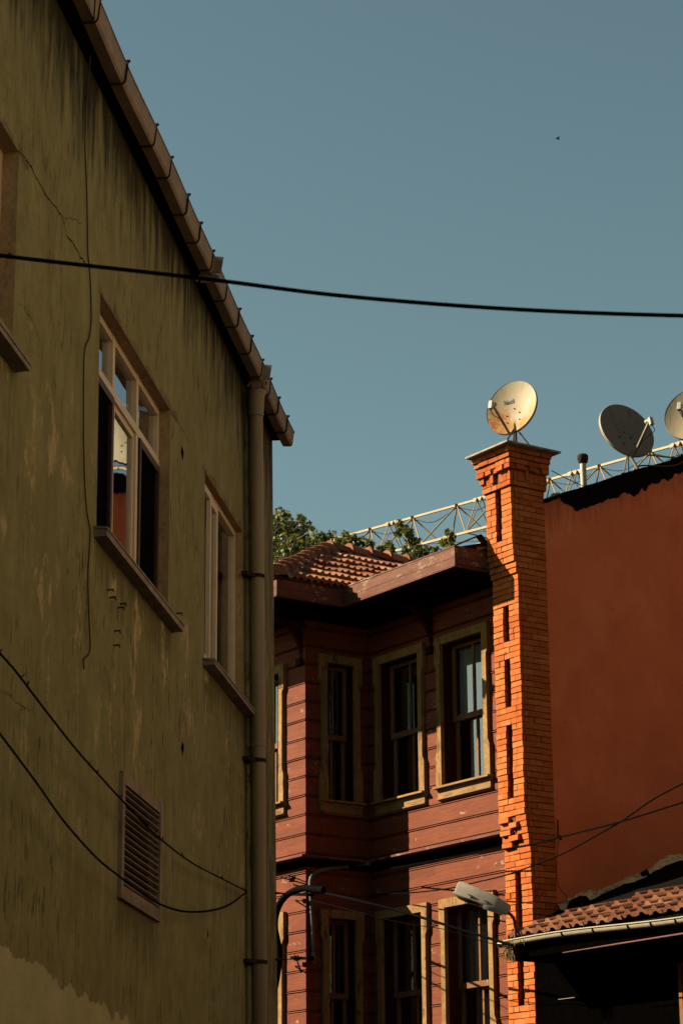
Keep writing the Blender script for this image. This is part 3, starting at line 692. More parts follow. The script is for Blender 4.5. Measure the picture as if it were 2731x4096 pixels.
def caps(mb_, A, B, r=.13, L=.34, first=True):
    A = Vector(A); B = Vector(B); d = (B-A); n_ = max(1, int(d.length/L)); d.normalize(); L = (B-A).length/n_
    side = d.cross(Vector((0, 0, 1))).normalized(); upv = side.cross(d)
    for k in range(n_):
        s_ = A+d*(k*L-.03); e_ = A+d*((k+1)*L+.02); jr = random.uniform(-.006, .006); tw = random.uniform(-.012, .012); rings = []
        for q_, rr, lift in ((s_, r*1.10+jr, .030), (s_+d*.035, r*1.12+jr, .030), (s_+d*.045, r*1.0+jr, .026), (e_, r*.86+jr, .0)):
            rings.append([mb_.p(q_+side*(rr*cos(a*pi/10)+tw)+upv*(rr*.82*sin(a*pi/10)+lift-.02)) for a in range(-1, 12)])
        for a, b in zip(rings, rings[1:]):
            for m in range(12): mb_.f.append([a[m], a[m+1], b[m+1], b[m]])
        mb_.f.append(rings[0][::-1])
def lumps(mb_, A, B, off, size, n_):
    """a rough continuous fillet of mortar along a ridge"""
    A = Vector(A); B = Vector(B); off = Vector(off); prev = None; n_ *= 2; d = (B-A).normalized(); sdv = Vector((off.x, off.y, 0)).normalized()
    for k in range(n_+1):
        c = A.lerp(B, k/n_)+off; s_ = size*random.uniform(.6, 1.5); row = []
        for a in range(5):
            an = pi*a/4; row.append(mb_.p(c+sdv*(cos(an)*s_*1.25*random.uniform(.8, 1.2))+Vector((0, 0, sin(an)*s_*random.uniform(.6, 1.1)-.02-(cos(an)*s_*.7)))))
        if prev:
            for a in range(4): mb_.f.append([prev[a], prev[a+1], row[a+1], row[a]])
        prev = row
ZE = EZ1+.015
PK = WF.hit(1319, 2208, 0, XRET-2.05); A_ = Vector((XRET+.02, YFP-.02, ZE)); s2_ = 2.05
BR = Vector((PK.x, 7.5, PK.z)); AL = Vector((2*PK.x-A_.x, A_.y, ZE))
rt = MB()
Wd = Vector((PK.x-A_.x, 0, PK.z-A_.z)); sl = Wd.length; Wd.normalize()
hy = PK.y-A_.y
tiles(rt, A_, Vector((0, 1, 0)), Wd, 42, int(sl/.37)+1, lambda u, w: u > hy*w/sl-.03 and w < sl-.02, course=.37, amp=.022, tilt=.066, j=.010)
Wf_ = Vector((0, PK.y-A_.y, PK.z-A_.z)); sf = Wf_.length; Wf_.normalize(); sx = A_.x-PK.x
tiles(rt, A_, Vector((-1, 0, 0)), Wf_, 22, int(sf/.37)+1, lambda u, w: sx*w/sf-.03 < u < 2*sx-sx*w/sf+.03 and w < sf-.02, course=.37, amp=.021, tilt=.05)
# main roof behind the lit fascia
mr = math.tan(radians(15)); Wm = Vector((0, 1, mr)).normalized(); AM = Vector((XRET, YFR+.07, ZE-.085))
tiles(rt, AM, Vector((1, 0, 0)), Wm, int((XE-XRET)/.22)+1, 8, lambda u, w: u+XRET < XE-.08 and w < 2.6)
ro = rt.build('roof', M['tile'], hs)
mb = MB(); dz = Vector((0, 0, -.03))
mb.face([A_+dz, Vector((A_.x, 7.5, ZE-.03)), BR+dz, PK+dz]); mb.face([A_+dz, PK+dz, AL+dz]); mb.face([AL+dz, PK+dz, BR+dz, Vector((AL.x, 7.5, ZE-.03))])
mb.face([AM+dz, Vector((XE, AM.y, ZE-.03)), Vector((XE, AM.y+3, ZE-.03+3*mr)), Vector((XRET, AM.y+3, ZE-.03+3*mr))])
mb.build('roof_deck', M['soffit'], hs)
# end of the main roof by the chimney: dark open verge boards
mb = MB(); mb.prism([(YFR+.04, EZ0+.04), (YFR+.04, EZ1+.01), (-.05, EZ1+.01+.6*mr), (-.05, EZ0+.04)], lambda q_: (XE-.06, q_[0], q_[1]), lambda q_: (XE-.04, q_[0], q_[1]))
mb.bar((XE-.05, YFR+.02, EZ1+.02), (XE-.05, -.22, EZ1+.05+.5*.36), .10, .02); mb.bar((XE-.05, -.22, EZ1+.05+.5*.36), (XE-.05, -.03, EZ1+.06), .10, .03)
mb.build('verge_board', M['reveal'], hs)
mb = MB(); caps(mb, A_+Vector((0, 0, .04)), PK+Vector((0, 0, .05))); caps(mb, PK+Vector((0, 0, .05)), BR+Vector((0, 0, .05))); caps(mb, AL+Vector((0, 0, .04)), PK+Vector((0, 0, .05)))
mb.build('ridge_cap', M['tile'], ro, True)
mb = MB(); lumps(mb, A_, PK, (.10, .08, -.0), .042, 46); lumps(mb, PK, BR, (.11, 0, -.01), .035, 60); lumps(mb, A_.lerp(AL, 1), PK, (.07, -.09, 0), .035, 30)
mb.build('ridge_mortar', M['lime'], ro)
# remaining walls of the house (out of sight)
mb = MB(); mb.box((XP-4.3, YP+1.5, 0), (XQ-.9, 7.4, EZ0)); mb.box((XP-4.3, YP+.01, 0), (XP-.45, YP+.02, 2.5)); mb.box((XQ, YR+.01, 0), (-.55, YR+.02, 2.5)); mb.box((XQ, 1.6, 0), (-.1, 7.4, EZ0+.2))
mb.build('rear_walls', M['reveal'], hs)

# ================================================================== BRICK CHIMNEY
ch = empty('brick_chimney', WF, (-.26, .13, 0)); tag(ch, 'tall orange painted brick chimney pier with recessed slots and stepped corbels', 'chimney')
bk = MB(); core = MB(); OX, OY = .26, -.13
def bl(x0, x1, y0, y1, z0, z1, j=.0034): bk.box((x0+OX, y0+OY, z0), (x1+OX, y1+OY, z1), j)
CH = .0775
def course(z, x0, x1, y0, y1, slot=None, par=0, hgt=None):
    """one course of bricks round the front (y0) and right (x1) faces"""
    hgt = hgt or CH; g_ = .009; z0, z1 = z+g_/2+random.uniform(-.001, .001), z+hgt-g_/2; dp_ = .05
    L = .205 if par else .105
    # front face
    xs = []; x = x0
    first = (.105 if par else .205)
    cuts = [x0, x0+first*.98]
    while cuts[-1] < x1-.13: cuts.append(cuts[-1]+(.205 if len(cuts) % 2 or random.random() < .55 else .105)+random.uniform(-.008, .008))
    if cuts[-1] > x1-.06: cuts[-1] = x1
    else: cuts.append(x1)
    gx = .0042; ivs = [(a+gx/2, b-gx/2) for a, b in zip(cuts, cuts[1:])]
    if slot:
        nv = []
        for a, b in ivs:
            if b <= slot[0] or a >= slot[1]: nv.append((a, b))
            else:
                if a < slot[0]-.02: nv.append((a, slot[0]))
                if b > slot[1]+.02: nv.append((slot[1], b))
        ivs = nv
    for a, b in ivs:
        jj = random.uniform(-.006, .006)
        bl(a, b, y0+jj, y0+dp_, z0, z1)
    # right face
    y = y0+dp_+.002; cuts = [y, y+(.16 if par else .06)]
    while cuts[-1] < y1-.12: cuts.append(cuts[-1]+.205+random.uniform(-.01, .01))
    cuts[-1] = y1
    for a, b in zip(cuts, cuts[1:]):
        jj = random.uniform(-.003, .003)
        if random.random() < .05 and z < 9.9: jj -= .012
        bl(x1-dp_, x1+jj, a+.002, b-.002, z0, z1)
X0, X1, Y1 = -.525, 0.0, .40
def zpx(x, y, v): return WF.hit(x, y, 1, v)[2]
slots = [(10.19, 10.86, -.155), (8.875, 9.38, -.08), (8.01, 8.665, -.08), (6.86, 7.79, -.08), (4.30, 5.93, 0.0), (3.0, 3.9, 0.0)]
corb_lo = (6.234, 6.645); corb_up = (9.715, 10.02)
k = 0; z = 2.6
ZCAP = 10.93
def face_y(z):
    if z < corb_lo[0]: return 0.0
    if z < corb_lo[1]: return -.08*(z-corb_lo[0]+CH)/(corb_lo[1]-corb_lo[0]+CH)
    if z < corb_up[0]: return -.08
    if z < corb_up[1]: return -.08-.075*(z-corb_up[0]+CH)/(corb_up[1]-corb_up[0]+CH)
    return -.155
while z+CH <= ZCAP+.01:
    zm = z+CH/2; y0 = face_y(zm); sl_ = None
    for a, b, yy in slots:
        if a < zm < b: sl_ = (-.325, -.205)
    if corb_lo[0] < zm < corb_lo[1]:   # dog-tooth look: leave alternate notches and a central cross
        nn = int((zm-corb_lo[0])/CH)
        course(z, X0+.02*random.random(), X1+.004, y0, Y1, (-.30+.05*(nn % 2), -.20+.07*(nn % 2)), k % 2)
        bl(-.36+.02*nn, -.15, y0-.045, y0+.02, z+.006, z+CH-.006) if nn % 2 else bl(-.50, -.30, y0-.035, y0+.02, z+.006, z+CH-.006)
    else: course(z, X0, X1+(.012 if corb_up[0] < zm < corb_up[1] and k % 2 else 0), y0, Y1, sl_, k % 2)
    yb = y0+.018
    if sl_: core.box((X0+.006+OX, y0+.075+OY, z), (X1-.016+OX, Y1+OY, z+CH))
    else: core.box((X0+.006+OX, yb+OY, z), (X1-.016+OX, Y1+OY, z+CH))
    if sl_: core.box((X0+.006+OX, yb+OY, z), (sl_[0]-.002+OX, y0+.075+OY, z+CH)); core.box((sl_[1]+.002+OX, yb+OY, z), (X1-.006+OX, y0+.075+OY, z+CH))
    z += CH; k += 1
core.box((X0+OX, .05+OY, 0), (X1+OX, Y1+OY, 2.6))
# flared head: neck band, cross panel, two upper bands
yN = -.155
hz = z
spec = [(.035, None), (.030, (-.32, -.22)), (.028, (-.32, -.22)), (.055, (-.30, -.24)), (.085, None), (.105, None), (.125, None)]
hh_ = (11.385-hz)/len(spec)
for n_, (fl, sl_) in enumerate(spec):
    if n_ in (1, 2):
        # soldier course: upright bricks
        g_ = .005
        if n_ == 1:
            x = X0-fl; 
            while x < X1+fl-.05:
                b = min(x+.085, X1+fl)
                if not (-.34 < (x+b)/2 < -.24): bl(x+g_/2, b-g_/2, yN-fl, yN-fl+.05, hz+g_, hz+2*hh_-g_)
                x = b
            y = yN-fl+.055
            while y < Y1+.02:
                b = min(y+.085, Y1+.03)
                if abs((y+b)/2-.12) > .03: bl(X1+fl-.05, X1+fl, y+g_/2, b-g_/2, hz+g_, hz+2*hh_-g_)
                y = b
            bl(-.345, -.285, yN-fl-.035, yN-fl+.02, hz+.02, hz+3*hh_-.01); bl(X1+fl-.04, X1+fl+.03, .06, .10, hz+.02, hz+3*hh_-.01)
            bl(X0-fl-.02, X0-fl+.07, yN-fl-.03, yN-fl+.05, hz+.06, hz+2*hh_)
    else:
        course(hz, X0-fl, X1+fl, yN-fl, Y1+fl*.35, None, n_ % 2, hh_)
    if n_ == 3:
        for a, b in ((X0-fl-.03, X0-fl+.13), (-.42, -.30), (-.2, -.06), (X1-.02, X1+fl+.03)): bl(a, b, yN-fl-.035, yN-fl+.02, hz+.004, hz+hh_-.004)
        for a, b in ((-.12, .02), (.10, .22), (.30, .42)): bl(X1+fl-.03, X1+fl+.032, a, b, hz+.004, hz+hh_-.004)
    core.box((X0-fl+.012+OX, yN-fl+.012+OY, hz), (X1+fl-.012+OX, Y1+fl*.3+OY, hz+hh_)); hz += hh_
bko = bk.build('brickwork', M['brick'], ch, bevel=.003)
core.build('mortar_core', M['mortar'], ch)
mb = MB(); e = .215
mb.box((X0-e+.07+OX, yN-e+OY, hz+.002), (X1+e+OX, Y1+.13+OY, hz+.030), .004); mb.build('cap_slab', M['slab'], ch, bevel=.004)
SLZ = hz+.030

# ================================================================== RED FIRE WALL BUILDING
rb = empty('red_rendered_building', WF, (0, .41, 0)); tag(rb, 'tall blank dark red rendered wall with black bitumen coping, right of the chimney', 'building')
YA = .41; top = lambda y: 10.775+.4225*(y-YA)
XW = -.02
mb = MB(); mb.face([(XW, 0, 0), (XW, 9, 0), (XW, 9, top(9.41)), (XW, 0, top(YA))]); mb.face([(XW, 0, 0), (XW, 0, top(YA)), (-.5, 0, top(YA)), (-.5, 0, 0)])
mb.face([(XW, 9, 0), (XW, 9, top(9.41)), (-.5, 9, top(9.41)), (-.5, 9, 0)])
mb.face([(-.5, 0, 0), (-.5, 9, 0), (-.5, 9, top(9.41)), (-.5, 0, top(YA))])
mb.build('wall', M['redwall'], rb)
# bitumen band: thin skin with a ragged lower edge
mb = MB(); n_ = 150; ys = [.28+4.5*k/n_ for k in range(n_+1)]
rag = 0; pv = None
for k, y in enumerate(ys):
    rag += random.uniform(-.03, .03); rag = max(-.06, min(.06, rag)); hgt = .27+.05*sin(y*1.7)+rag+random.uniform(-.012, .012)
    if y < .55: hgt *= (y-.20)/.35
    zt = top(y+YA)
    cur = (mb.p((XW+.006, y, zt+.012)), mb.p((XW+.005, y, zt-hgt)))
    if pv: mb.f.append([pv[1], cur[1], cur[0], pv[0]])
    pv = cur
mb.build('bitumen_band', M['black'], rb)
mb = MB()
P = []
for k in range(40):
    y = -.03+4.9*k/39; P.append((XW+.01, y, top(y+YA)+.022+.012*sin(y*5)+random.uniform(-.006, .006)))
for k, (a, b) in enumerate(zip(P, P[1:])):
    o_ = .022+.010*(k//6 % 2)+random.uniform(0, .006); t_ = .045+.012*(k//6 % 2); A = Vector(a); B = Vector(b)+Vector((0, .012, 0))
    mb.f.append([mb.p(A+Vector((o_, 0, .012*(k//6 % 2)))), mb.p(B+Vector((o_, 0, .012*(k//6 % 2)))), mb.p(B+Vector((-.52, 0, .02))), mb.p(A+Vector((-.52, 0, .02)))])
    mb.face([A+Vector((o_, 0, .012*(k//6 % 2))), B+Vector((o_, 0, .012*(k//6 % 2))), B+Vector((o_-.006, 0, -t_)), A+Vector((o_-.006, 0, -t_))]); mb.face([A+Vector((o_-.006, 0, -t_)), B+Vector((o_-.006, 0, -t_)), B+Vector((-.02, 0, -t_-.01)), A+Vector((-.02, 0, -t_-.01))])
mb.build('coping', M['black'], rb)
def rbhit(x, y, xl): p_ = WF.hit(x, y, 0, xl); return Vector((p_.x, p_.y-.41, p_.z))
v0 = rbhit(1800+898*.5938, 1400+915*.5938, -.20); v1 = rbhit(1800+885*.5938, 1400+712*.5938, -.20)
mb = MB(); mb.tube([(v0.x, v0.y, v0.z-.2), (v0.x, v0.y, v1.z-.09)], .042, 14); vp = mb.build('vent_pipe', M['pipewhite'], rb, True)
mb = MB(); mb.tube([(v0.x, v0.y, v1.z+z_) for z_ in (-.11, -.085, -.06, -.055, 0, .02)], [.048, .066, .070, .073, .074, .055], 14); mb.build('cowl', M['clamp'], vp, True)
p_ = rbhit(1800+705*.5938, 1400+992*.5938, -.12)
mb = MB(); mb.tube([p_+Vector((0, -.07, -.05)), p_+Vector((0, -.02, .01)), p_+Vector((.05, .04, .02))], .045, 12); mb.build('elbow_pipe', M['pipewhite'], rb, True)

# ================================================================== LOW TILED BUILDING
lb = empty('low_tiled_building', WF, (.4, -.75, 0)); tag(lb, 'low dark building with terracotta tiled roof and pale gutter at the lower right', 'building')
LX, LY = .4, -.75
def L(p_): return Vector((p_[0]-LX, p_[1]-LY, p_[2]))
GY = -.75; GZ = 4.955; m_s = .375
rf = MB(); O_ = L((.34, GY+.06, GZ+.055)); Wd = Vector((0, 1, m_s)).normalized()
def ins(u, w):
    x = .34+u; y = GY+.06+w*.936
    return (x > .50 if y < .36 else x > .10) and x < 6.2
O2 = L((.0, GY+.06, GZ+.055))
def ins2(u, w):
    y = GY+.06+w*.936; return y < .45*u-.22 and (u > .46) and u < 6.2
tiles(rf, O2, Vector((1, 0, 0)), Wd, 29, 15, ins2, per=.112, course=.345, amp=.022, tilt=.065, j=.014, roman=True)
lro = rf.build('roof', M['tile'], lb)
mb = MB(); zz = lambda y: GZ+.02+m_s*(y-GY-.06)
mb.face([L((.36, GY+.02, zz(GY+.02))), L((6.2, GY+.02, zz(GY+.02))), L((6.2, 4.6, zz(4.6))), L((0, 4.6, zz(4.6))), L((0, .41, zz(.41))), L((.30, .0, zz(0)))]); mb.build('roof_deck', M['black'], lb)
# gutter half round
mb = MB(); xs = [.44+.2*k for k in range(30)]
sag = lambda x: .020*sin((x-.4)*1.5)-.008*(x-.4)
rg = []
for x in xs: rg.append([mb.p(L((x, GY-.05+.052*cos(a*pi/10), GZ+sag(x)-.052*sin(a*pi/10)*1.15))) for a in range(0, 11)])
for a, b in zip(rg, rg[1:]):
    for k in range(10): mb.f.append([a[k], a[k+1], b[k+1], b[k]])
go2 = mb.build('gutter', M['zinc'], lb, True)
mb = MB(); mb.tube([L((x, GY-.106, GZ+sag(x)+.004)) for x in xs], .009, 8); mb.build('gutter_lip', M['zinc'], go2, True)
mb = MB(); e0 = WF.hit(1990, 3775, 1, GY-.05); e1 = WF.hit(2050, 3762, 1, GY-.05)
mb.tube([L((e0.x, GY-.05, e0.z-.02)), L((e0.x+.02, GY-.05, e0.z-.02)), L((e1.x, GY-.05, e1.z-.02))], [.02, .036, .036], 12); mb.build('gutter_end', M['zinc'], go2, True)
for px in (2257, 2381, 2522, 2614, 2713):
    x = WF.hit(px, 3720, 1, GY-.05)[0]; m_ = MB()
    for a in range(10):
        c = lambda t: L((x, GY-.05+.057*cos(t*pi/10), GZ+sag(x)-.057*sin(t*pi/10)*1.15)); m_.bar(c(a), c(a+1), .022, .004, up=(1, 0, 0))
    m_.build('gutter_strap', M['clamp'], go2)
# fascia + soffit, walls
mb = MB(); mb.box(L((.36, GY+.03, GZ-.20)), L((6.2, GY+.06, GZ+.0))); mb.box(L((.36, GY+.0601, GZ-.20)), L((6.2, .45, GZ-.17))); mb.box(L((.36, GY+.061, GZ-.169)), L((.39, .0, GZ+.10)))
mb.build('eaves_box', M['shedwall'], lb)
mb = MB(); a = WF.hit(2250, 3811, 1, GY-.02); b = WF.hit(2731, 3734, 1, GY-.02)
mb.tube([L((a.x, GY-.02, a.z)), L(((a.x+b.x)/2, GY-.02, (a.z+b.z)/2)), L((b.x+1, GY-.02, b.z+(b.z-a.z)*.3))], [.006, .011, .013], 8)
mb.build('eaves_bead', M['lamprust'], lb, True)
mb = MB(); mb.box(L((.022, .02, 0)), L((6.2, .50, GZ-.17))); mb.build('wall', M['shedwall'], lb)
mb = MB(); mb.box(L((6.16, .5, 0)), L((6.2, 4.6, GZ+1.9))); mb.build('side_wall', M['shedwall'], lb)
a = WF.hit(2713, 3875, 1, .2); a = WF.hit(2713, 3875, 1, -.03); mb = MB(); mb.box(L((a.x, -.05, 2.5)), L((a.x+.055, .02, a.z)), .002); mb.box(L((a.x, -.05, a.z+.001)), L((a.x+.8, .02, a.z+.06))); mb.box(L((a.x+.10, -.04, 2.5)), L((a.x+.14, .02, a.z))); mb.build('window_frame', M['sash'], lb)
a = WF.hit(2231, 3997, 1, -.5); b = WF.hit(2296, 3996, 1, -.5); mb = MB(); mb.box(L((a.x, -.5, a.z-.004)), L((b.x, -.49, a.z+.0))); mb.build('lit_edge_strip', M['zinc'], lb)  # pale bar standing in for a sunlit edge on the dark wall
# flashing mortar along the red wall
fl = MB(); ys = [.41+3.6*k/70 for k in range(71)]; rows = []
fb = lambda y: zz(y)+.05
for k, y in enumerate(ys):
    px_top = fb(y)+.095+.035*sin(y*3.3)+.022*sin(y*9)+random.uniform(-.018, .018)
    wv_ = .02*random.random(); rows.append([fl.p(L((-.012, y, px_top))), fl.p(L((.012+wv_, y, fb(y)+.08))), fl.p(L((.035+wv_, y, fb(y)+.03))), fl.p(L((.09+.03*sin(y*4), y+.02, fb(y)+.012)))])
for a, b in zip(rows, rows[1:]):
    for k in range(3): fl.f.append([a[k], b[k], b[k+1], a[k+1]])
fl.build('flashing', M['flash'], lb, True)
# black bitumen sheeting covering the upper part of the roof up to the wall
mb = MB(); ncol = 26; prev = None
for k in range(64):
    y = -.45+5.0*k/63; xe = min(6.15, max(.36, (y+.24)/.45))+random.uniform(-.05, .05); xs_ = .02 if y > .42 else .05+(.42-y)*.36
    row = []
    for i in range(ncol+1):
        f = i/ncol; x = xs_+(max(xe, xs_+.05)-xs_)*f
        row.append(mb.p(L((x, y, zz(y)+.050+.03*sin(x*3+y*2)*sin(y*5)*.5+random.uniform(-.006, .008)+(.03 if i == 0 else 0)))))
    if prev:
        for i in range(ncol): mb.f.append([prev[i], prev[i+1], row[i+1], row[i]])
    prev = row
mb.build('bitumen_sheet', M['black'], lb)
def blob(name, pxpts, xl, th, mat, label, cat):
    """irregular sheet/lump outlined at its real place (plane x = xl), with thickness"""
    P = [WF.hit(x, y, 0, xl) for x, y in pxpts]; o_ = P[0].copy(); c = sum(P, Vector())/len(P); m_ = MB()
    e = empty(name, WF, (xl, P[0].y, P[0].z)); bp = Vector((xl, P[0].y, P[0].z))
    n_ = len(P); a = [m_.p(q_-bp) for q_ in P]; b = [m_.p(c.lerp(q_, .8)+Vector((th, random.uniform(-.03, .03), random.uniform(-.02, .02)))-bp) for q_ in P]; cc = m_.p(c+Vector((th*1.5, 0, .03))-bp)
    for k in range(n_): m_.f.append([a[k], a[(k+1) % n_], b[(k+1) % n_], b[k]]); m_.f.append([b[k], b[(k+1) % n_], cc])
    C.objects.unlink(e); bpy.data.objects.remove(e)
    o2 = m_.build(name, mat); o2.location = WF.world(bp); o2.rotation_euler = (0, 0, WF.rot); tag(o2, label, cat); return o2
cx = lambda x, y: (2180+x*.3514, 3180+y*.3514)
blob('bitumen_offcut', [cx(*q_) for q_ in ((215, 1340), (270, 1215), (300, 1190), (380, 1150), (440, 1190), (500, 1265), (570, 1290), (540, 1420), (400, 1440), (250, 1430))], .16, .16, M['black'], 'crumpled black bitumen offcut lying on the tiles against the red wall', 'roofing scrap')
blob('slate_shard', [cx(*q_) for q_ in ((1080, 885), (1150, 845), (1168, 880), (1165, 930), (1120, 985), (1095, 930))], .05, .012, M['black'], 'small black slate shard stuck upright in the flashing', 'roofing scrap')

# ================================================================== SATELLITE DISHES
def dish(cx_, cy_, dist, az, el, Dm, rt_, mat, label, lnb_side, foot, text=False):
    r_ = ray(cx_, cy_); c = CAM+r_/hypot(r_.x, r_.y)*dist
    az, el = radians(az), radians(el)
    nrm = Vector((sin(az)*cos(el), cos(az)*cos(el), sin(el))); rgt = Vector((0, 0, 1)).cross(nrm).normalized(); upv = nrm.cross(rgt)
    foot = Vector(foot)
    root = empty('satellite_dish', None, foot); tag(root, label, 'satellite dish', 'satellite dishes on the roofs')
    Mx = Matrix(((rgt.x, -nrm.x, upv.x, c.x-foot.x), (rgt.y, -nrm.y, upv.y, c.y-foot.y), (rgt.z, -nrm.z, upv.z, c.z-foot.z), (0, 0, 0, 1)))
    # local: x right (as seen by the dish), y backward, z up
    m_ = MB(); nr, na = 9, 56; rings = []
    R = Dm/2
    for i in range(nr+1):
        f = i/nr; dpt = .085*(1-f*f)*Dm/.85
        rings.append([m_.p((R*rt_*f*cos(2*pi*a/na), dpt, R*f*sin(2*pi*a/na))) for a in range(na)] if i else [m_.p((0, dpt, 0))])
    for a in range(na): m_.f.append([rings[0][0], rings[1][a], rings[1][(a+1) % na]])
    for p0, p1 in zip(rings[1:], rings[2:]):
        for a in range(na): m_.f.append([p0[a], p1[a], p1[(a+1) % na], p0[(a+1) % na]])
    rf_ = m_.build('reflector', mat, root, True); rf_.matrix_basis = Mx
    m_ = MB(); prof_ = [(1.0, 0), (1.012, -.004), (1.022, .004), (1.020, .035), (1.005, .037)]; rg_ = [[m_.p((R*rt_*s_*cos(2*pi*a/na), y_, R*s_*sin(2*pi*a/na))) for a in range(na)] for s_, y_ in prof_]
    for p0, p1 in zip(rg_, rg_[1:]):
        for a in range(na): m_.f.append([p0[a], p1[a], p1[(a+1) % na], p0[(a+1) % na]])
    # back of the bowl
    bk_ = [[m_.p((R*rt_*f*cos(2*pi*a/na)*1.0, .006+.085*(1-f*f)*Dm/.85+(.03 if f == 1 else .006), R*f*sin(2*pi*a/na))) for a in range(na)] for f in (1.0, .8, .55, .25)]
    for p0, p1 in zip(bk_, bk_[1:]):
        for a in range(na): m_.f.append([p0[a], p0[(a+1) % na], p1[(a+1) % na], p1[a]])
    m_.f.append(bk_[-1]); o_ = m_.build('rim', M['dishrim'], root, True); o_.matrix_basis = Mx
    for bx, bz in ((-.10, -.08), (.09, -.06), (-.07, -.2), (.11, -.18), (0, .02)): bolts = MB(); bolts.tube([(bx, .083, bz), (bx, .066-(bz*bz+bx*bx)*.5, bz)], .008, 8); o_ = bolts.build('bolt', M['clamp'], root); o_.matrix_basis = Mx
    # feed arm from the lower rim to the focus
    foc = Vector((0, -Dm*.60, -R*.55)); base = Vector((0, .02, -R*1.0))
    m_ = MB(); m_.bar(base, foc, .026, .026); m_.bar(base+Vector((0, .08, .05)), base, .03); fa = m_.build('feed_arm', M['steel'], root, bevel=.003); fa.matrix_basis = Mx
    m_ = MB(); d_l = (Vector((0, .05, .05))-foc).normalized()
    m_.tube([foc-d_l*.02, foc+d_l*.03, foc+d_l*.035, foc+d_l*.085], [.026, .026, .034, .030], 14); m_.box(foc+Vector((-.028, -.055, -.09)), foc+Vector((.028, -.005, .03)))
    o_ = m_.build('feed_horn', M['lampwhite'], fa, True, bevel=.006)
    m_ = MB(); m_.tube(interp([foc+Vector((.0, -.03, -.09)), foc+Vector((.03, .0, -.17)), foc.lerp(base, .5)+Vector((.02, 0, -.03)), base]), .005, 6); m_.build('lead', M['cable'], fa, True)
    return root, Mx, c, nrm, rgt, upv
# 1: on the chimney slab
fx = WF.world((-.12, .05, SLZ))
root, Mx, c, nrm, rgt, upv = dish(2044, 1629, 30.55, 213, 13, .80, .93, M['dish_rusty'], 'large rust stained cream satellite dish with black lettering, standing on the brick chimney', 1, fx)
def mast(root, foot, top_, legs, mat):
    m_ = MB(); f = Vector(foot); m_.tube([Vector((0, 0, 0)), Vector(top_)-f], .021, 10); m_.bar(Vector(top_)-f-Vector((0, 0, .08)), Vector(top_)-f+Vector((0, 0, .02)), .07, .05)
    for l in legs: m_.tube([Vector(l)-f, (Vector(top_)-f)*.75], .011, 6)
    for l in list(legs)+[f]: m_.box(Vector(l)-f-Vector((.03, .03, 0)), Vector(l)-f+Vector((.03, .03, .008)))
    return m_.build('mast', mat, root)
mast(root, fx, c-nrm*.09+Vector((0, 0, -.12)), [WF.world((-.35, .15, SLZ)), WF.world((.05, .2, SLZ)), WF.world((-.2, -.15, SLZ))], M['clamp'])
# lettering on the reflector
cu = bpy.data.curves.new('lettering', 'FONT'); cu.body = 'Next&'; cu.size = .080; cu.extrude = .0008; cu.space_character = .85; cu.shear = .1
tmp = bpy.data.objects.new('tmp_text', cu); C.objects.link(tmp)
bpy.context.view_layer.update(); me = bpy.data.meshes.new_from_object(tmp.evaluated_get(bpy.context.evaluated_depsgraph_get())); bpy.data.objects.remove(tmp)
for v in me.vertices:
    x_, y_ = v.co.x*.82, v.co.y
    X_ = -.165+x_; Z_ = .095+y_*1.15+x_*.10
    R = .4; f2 = (X_/(R*.93))**2+(Z_/R)**2
    v.co = Vector((X_, .085*(1-f2)*.80/.85-.006-v.co.z, Z_))
me.materials.append(M['ink']); lt = bpy.data.objects.new('lettering', me); C.objects.link(lt); lt.parent = root; lt.matrix_basis = Mx
# 2: on the coping, facing right
p2 = WF.hit(2380+760*.2239, 1580+1250*.2239, 0, -.22)
f2_ = WF.world((-.22, p2.y, top(p2.y)+.03))
dd = hypot(f2_.x, f2_.y)
root2, Mx2, c2_, n2, _, _ = dish(2380+562*.2239, 1580+626*.2239, dd+.02, 155, 20, .88*dd/32, .94, M['dish_grey'], 'grey streaked satellite dish turned away to the right, on the black coping', 1, f2_)
mast(root2, f2_, c2_-n2*.09+Vector((0, 0, -.18)), [WF.world((-.02, p2.y-.45, top(p2.y-.45)+.03)), WF.world((.0, p2.y+.45, top(p2.y+.45)+.03)), WF.world((-.42, p2.y, top(p2.y)+.03))], M['steel'])
# 3: cut by the right edge
f3 = WF.world((-.22, 3.15, top(3.15)+.03)); dd = hypot(f3.x, f3.y)
root3, Mx3, c3_, n3, _, _ = dish(2380+1243*.2239+108, 1580+330*.2239, dd, 205, 18, .85*dd/32, .93, M['dish_cream'], 'clean cream satellite dish cut off by the right edge of the picture', 1, f3)
mast(root3, f3, c3_-n3*.09+Vector((0, 0, -.15)), [WF.world((-.02, 2.9, top(2.9)+.03)), WF.world((-.4, 3.3, top(3.3)+.03))], M['steel'])

# ================================================================== TOWER CRANE
a_ = ray(1481.5, 2116.9); b_ = ray(2601.6, 1806.8); P0 = CAM+a_*(72/a_.y); P6 = CAM+b_*(72*45.5/51.5/b_.y)
dv = (P6-P0)/6; dv.z = (P6.z-P0.z)/6; dn = dv.normalized(); sd = Vector((dn.y, -dn.x, 0)).normalized()
k0, k1 = -8, 22
mastp = P0+dv*(k1-2); mastp.z = 0
cr = empty('tower_crane', None, mastp); tag(cr, 'yellow lattice crane jib running behind the roofs and chimney', 'crane')
T = lambda k: P0+dv*k-mastp
HJ, WJ = 1.15, .62
mb = MB(); mb.bar(T(k0-.5), T(k1), .062); jb = mb
for s_ in (-1, 1): mb.bar(T(k0-.5)+sd*s_*WJ-Vector((0, 0, HJ)), T(k1)+sd*s_*WJ-Vector((0, 0, HJ)), .065)
mb.build('jib_chords', M['crane'], cr)
mb = MB()
